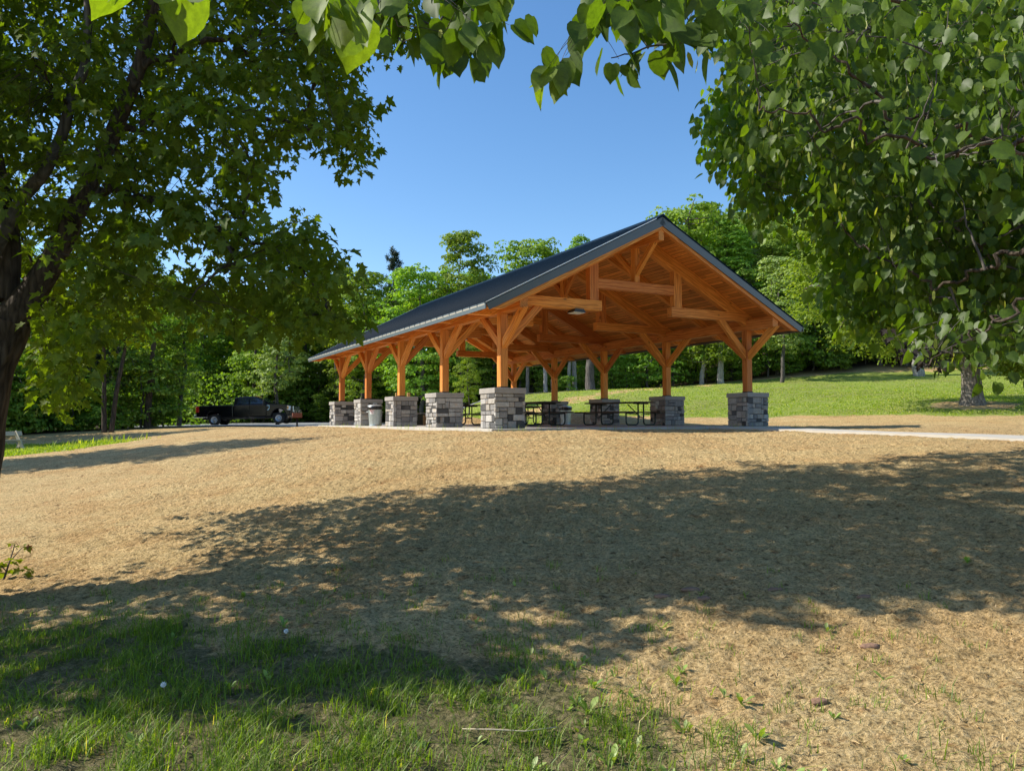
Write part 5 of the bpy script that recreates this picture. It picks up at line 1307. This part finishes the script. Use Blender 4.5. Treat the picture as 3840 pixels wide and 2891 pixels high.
so_ = mesh_np('straw_mulch', V, Fc, M['straw'], attrs={'tint': At}); tag(so_, 'loose pale straw fibres strewn over the bare ground', 'straw', kind='stuff')

# broad-leaved weeds
def weed(name, n, L, seed, bt=(.2, .9)):
    rs = np.random.RandomState(seed); an = rs.rand(n) * 6.283; el = .5 + .9 * rs.rand(n)
    T = np.stack([np.cos(an) * np.cos(el), np.sin(an) * np.cos(el), np.sin(el)], 1); Nn = np.stack([-np.cos(an) * .6, -np.sin(an) * .6, 0 * an + 1], 1)
    SH['strap'] = fan([(0, 0), (.03, .02), (.05, .35), (.15, .6), (.17, .8), (.08, .96), (0, 1.02)], (0, .65), -.01, .2, .22)
    V, Fc, At = leaves(np.zeros((n, 3)) + rs.randn(n, 3) * .004 * [1, 1, 0], T, Nn, L * (.6 + .6 * rs.rand(n)), 'strap', bt[0] + (bt[1] - bt[0]) * rs.rand(n))
    t = empty(name); mesh_np('leaf_rosette', V, Fc, M['weed'], t, attrs={'tint': At}); return t
WR = [weed('weed', 7, .13, 1, (.5, 1)), weed('weed', 5, .11, 2, (.7, 1)), weed('weed', 3, .10, 3, (.8, 1)), weed('weed', 9, .10, 4, (.4, 1))]
wsp = []
for _ in range(700):
    x, y = FR.uniform(-4, 4), FR.uniform(3.0, 6.2)
    e = float(yedge(np.array([x]))[0]); pr_ = .55 if -1.4 < x < 1.3 and y < e + .3 else (.25 if y < e else .05)
    if -.6 < x < 1.2 and 3.1 < y < 4.6: pr_ = 1.6
    if FR.random() < pr_ * .36: wsp.append((x, y, FR.choice([0, 1, 1, 2, 3])))
    if len(wsp) >= 95: break
for X, Y, kx in [(at(1030, 1385, 5.2)[0], 5.1, 2), (at(1430, 1385, 4.9)[0], 4.9, 1), (at(1110, 1300, 5.8)[0], 5.8, 2), (at(1820, 1590, 3.6)[0], 3.7, 3), (at(1470, 1500, 4)[0], 4.1, 0), (at(1180, 1480, 4.2)[0], 4.2, 1)]: wsp.append((float(X), float(Y), kx))
us = set()
for x, y, k in wsp:
    o = WR[k] if k not in us else copy_tree(WR[k]); us.add(k)
    o.location = (x, y, gz1(x, y)); o.rotation_euler = (0, 0, FR.uniform(0, 6.28)); s = FR.uniform(.4, .85); o.scale = (s, s, s)
    tag(o, 'small broad-leaved weed sprouting in the foreground', 'weed', 'weeds in the foreground')
# seed heads
for i, (px, py, Y, lab) in enumerate(((352, 1535, 4.1, 'white dandelion seed head on a thin stem, the nearer of two in the shaded grass'), (617, 1462, 4.9, 'white dandelion seed head farther back in the shaded grass'))):
    p = at(px, py, Y); z = gz1(p[0], Y); d = empty('dandelion', (p[0], Y, z)); tag(d, lab, 'dandelion')
    hgt = max(.10, p[2] - z); MB().tube([(0, 0, 0), (.01, 0, hgt * .6), (0, 0, hgt)], .0025, 5).build('stem', M['straw'], d)
    f = MB(); rr = random.Random(i)
    for _ in range(60):
        v = Vector((rr.gauss(0, 1), rr.gauss(0, 1), rr.gauss(0, 1))).normalized(); e = v * .015; f.tube([Vector((0, 0, hgt)), Vector((0, 0, hgt)) + e], [.0006, .0022], 3)
    f.build('seed_head', M['fluff'], d)
# sapling at the left edge
p = at(10, 1190, 8.0); z = gz1(-5.35, 8.0)
sp_ = empty('sapling', (-5.36, 8.0, z)); tag(sp_, 'young maple sapling with yellow-green and reddish leaves at the left edge', 'sapling')
MB().tube([(0, 0, 0), (.06, 0, .2), (.10, .02, .38)], [.012, .008, .004], 6).tube([(.06, 0, .2), (.18, 0, .34), (.22, 0, .37)], [.006, .004, .003], 5).tube([(.03, 0, .1), (-.12, 0, .25), (-.2, 0, .33)], [.006, .004, .003], 5).build('stem', M['bark_forest'], sp_)
rs = np.random.RandomState(4); C = np.array([(.10, 0, .38), (.22, 0, .36), (.16, 0, .22), (.2, 0, .12), (.05, 0, .18), (-.2, 0, .33), (-.1, 0, .12), (.02, 0, .08), (.28, 0, .10), (-.25, 0, .08)])
V, Fc, At = sprays(C, rs, 4, .06, .075, 'maple', .3, .5, (.6, 1)); mesh_np('foliage', V, Fc, M['maple'], sp_, attrs={'tint': At})
V, Fc, At = sprays(C[[0, 5, 1]], rs, 2, .05, .06, 'maple', .9, .5, (0, 1)); mesh_np('young_leaves', V, Fc, M['redleaf'], sp_, attrs={'tint': At})
# dry stick, soil scuffs and stones
p = at(1110, 1596, 3.55); zz = gz1(p[0], 3.55)
st = MB().tube([(-.24, .02, .03), (-.1, .0, .035), (.05, -.01, .03), (.2, 0, .045)], [.002, .0035, .003, .002], 6).tube([(.05, -.01, .03), (.12, .05, .06)], [.002, .001], 5).build('dry_stick', M['pale_wood'], smooth=True); st.location = (p[0], 3.55, zz + .03)
tag(st, 'thin dry stick lying in the grass near the bottom edge', 'stick')
labs = ['brown clod of soil, the upper one in the sunlit patch right of centre', 'brown clod of soil, the lower left one in the sunlit patch right of centre', 'brown clod of soil in the sunlit patch right of centre, nearest the shade', 'dark clod of soil in the shade right of centre', 'brown clod of soil at the shade edge toward the right', 'small crumbly mound of dark soil in the sunlit mulch at right', 'low pinkish clod half buried in the sunlit ground at lower right']
for i, (px, py, w_) in enumerate([(1492, 1277, .075), (1430, 1291, .06), (1520, 1296, .06), (1675, 1277, .07), (1868, 1293, .065), (1880, 1400, .06), (1770, 1520, .05)]):
    a, b_ = 3.0, 14.0
    for _ in range(40):
        mY = (a + b_) / 2; p = at(px, py, mY)
        if p[2] > gz1(p[0], mY): a = mY
        else: b_ = mY
    rs = np.random.RandomState(i + 90); bm = bmesh.new(); bmesh.ops.create_icosphere(bm, subdivisions=3, radius=1)
    for v in bm.verts:
        k = 1 + .25 * float(fbm(np.array([v.co.x * 1.7 + i * 3]), np.array([v.co.y * 1.7 + v.co.z]))[0]); v.co = Vector((v.co.x * w_ * k, v.co.y * w_ * .5 * k, v.co.z * .018 * k))
    me = bpy.data.meshes.new('soil_clod'); bm.to_mesh(me); bm.free(); me.materials.append(M['soil'])
    for f in me.polygons: f.use_smooth = True
    o = bpy.data.objects.new('soil_clod', me); COL.objects.link(o); o.location = (p[0], p[1], p[2] + .012); o.rotation_euler = (0, 0, rs.rand() * .6)
    tag(o, labs[i], 'soil clod')

# ------------------------------------------------------------------ light
EL, AZ = R(41.0), R(-3.0)
sdir = Vector((-math.cos(AZ) * math.cos(EL), -math.sin(AZ) * math.cos(EL), math.sin(EL)))
sl = bpy.data.lights.new('sun', 'SUN'); sl.energy = 4.6; sl.angle = R(0.5); sl.color = (1.0, 0.94, 0.83)
so = bpy.data.objects.new('sun', sl); COL.objects.link(so); so.rotation_euler = (-sdir).to_track_quat('-Z', 'Y').to_euler(); so.location = (-40, 20, 40)
wd = bpy.data.worlds.new('World'); SC.world = wd; wd.use_nodes = True
wn = wd.node_tree; bg = wn.nodes['Background']
sk = wn.nodes.new('ShaderNodeTexSky'); sk.sky_type = 'NISHITA'; sk.sun_disc = False; sk.sun_elevation = EL
sk.sun_rotation = math.atan2(sdir.x, sdir.y); sk.air_density = 1.0; sk.dust_density = 0.6; sk.ozone_density = 2.0; sk.altitude = 200
hs = wn.nodes.new('ShaderNodeHueSaturation'); hs.inputs['Saturation'].default_value = 1.22
wn.links.new(sk.outputs[0], hs.inputs['Color']); wn.links.new(hs.outputs[0], bg.inputs[0]); bg.inputs[1].default_value = 0.135
SC.view_settings.view_transform = 'Standard'; SC.view_settings.look = 'None'; SC.view_settings.exposure = 0.62; SC.view_settings.gamma = 1.0
SC.render.film_transparent = False
SC.cycles.max_bounces = 8; SC.cycles.diffuse_bounces = 4; SC.cycles.transmission_bounces = 6; SC.cycles.glossy_bounces = 3
SC.cycles.use_denoising = True
SC.cycles.sample_clamp_indirect = 6.0
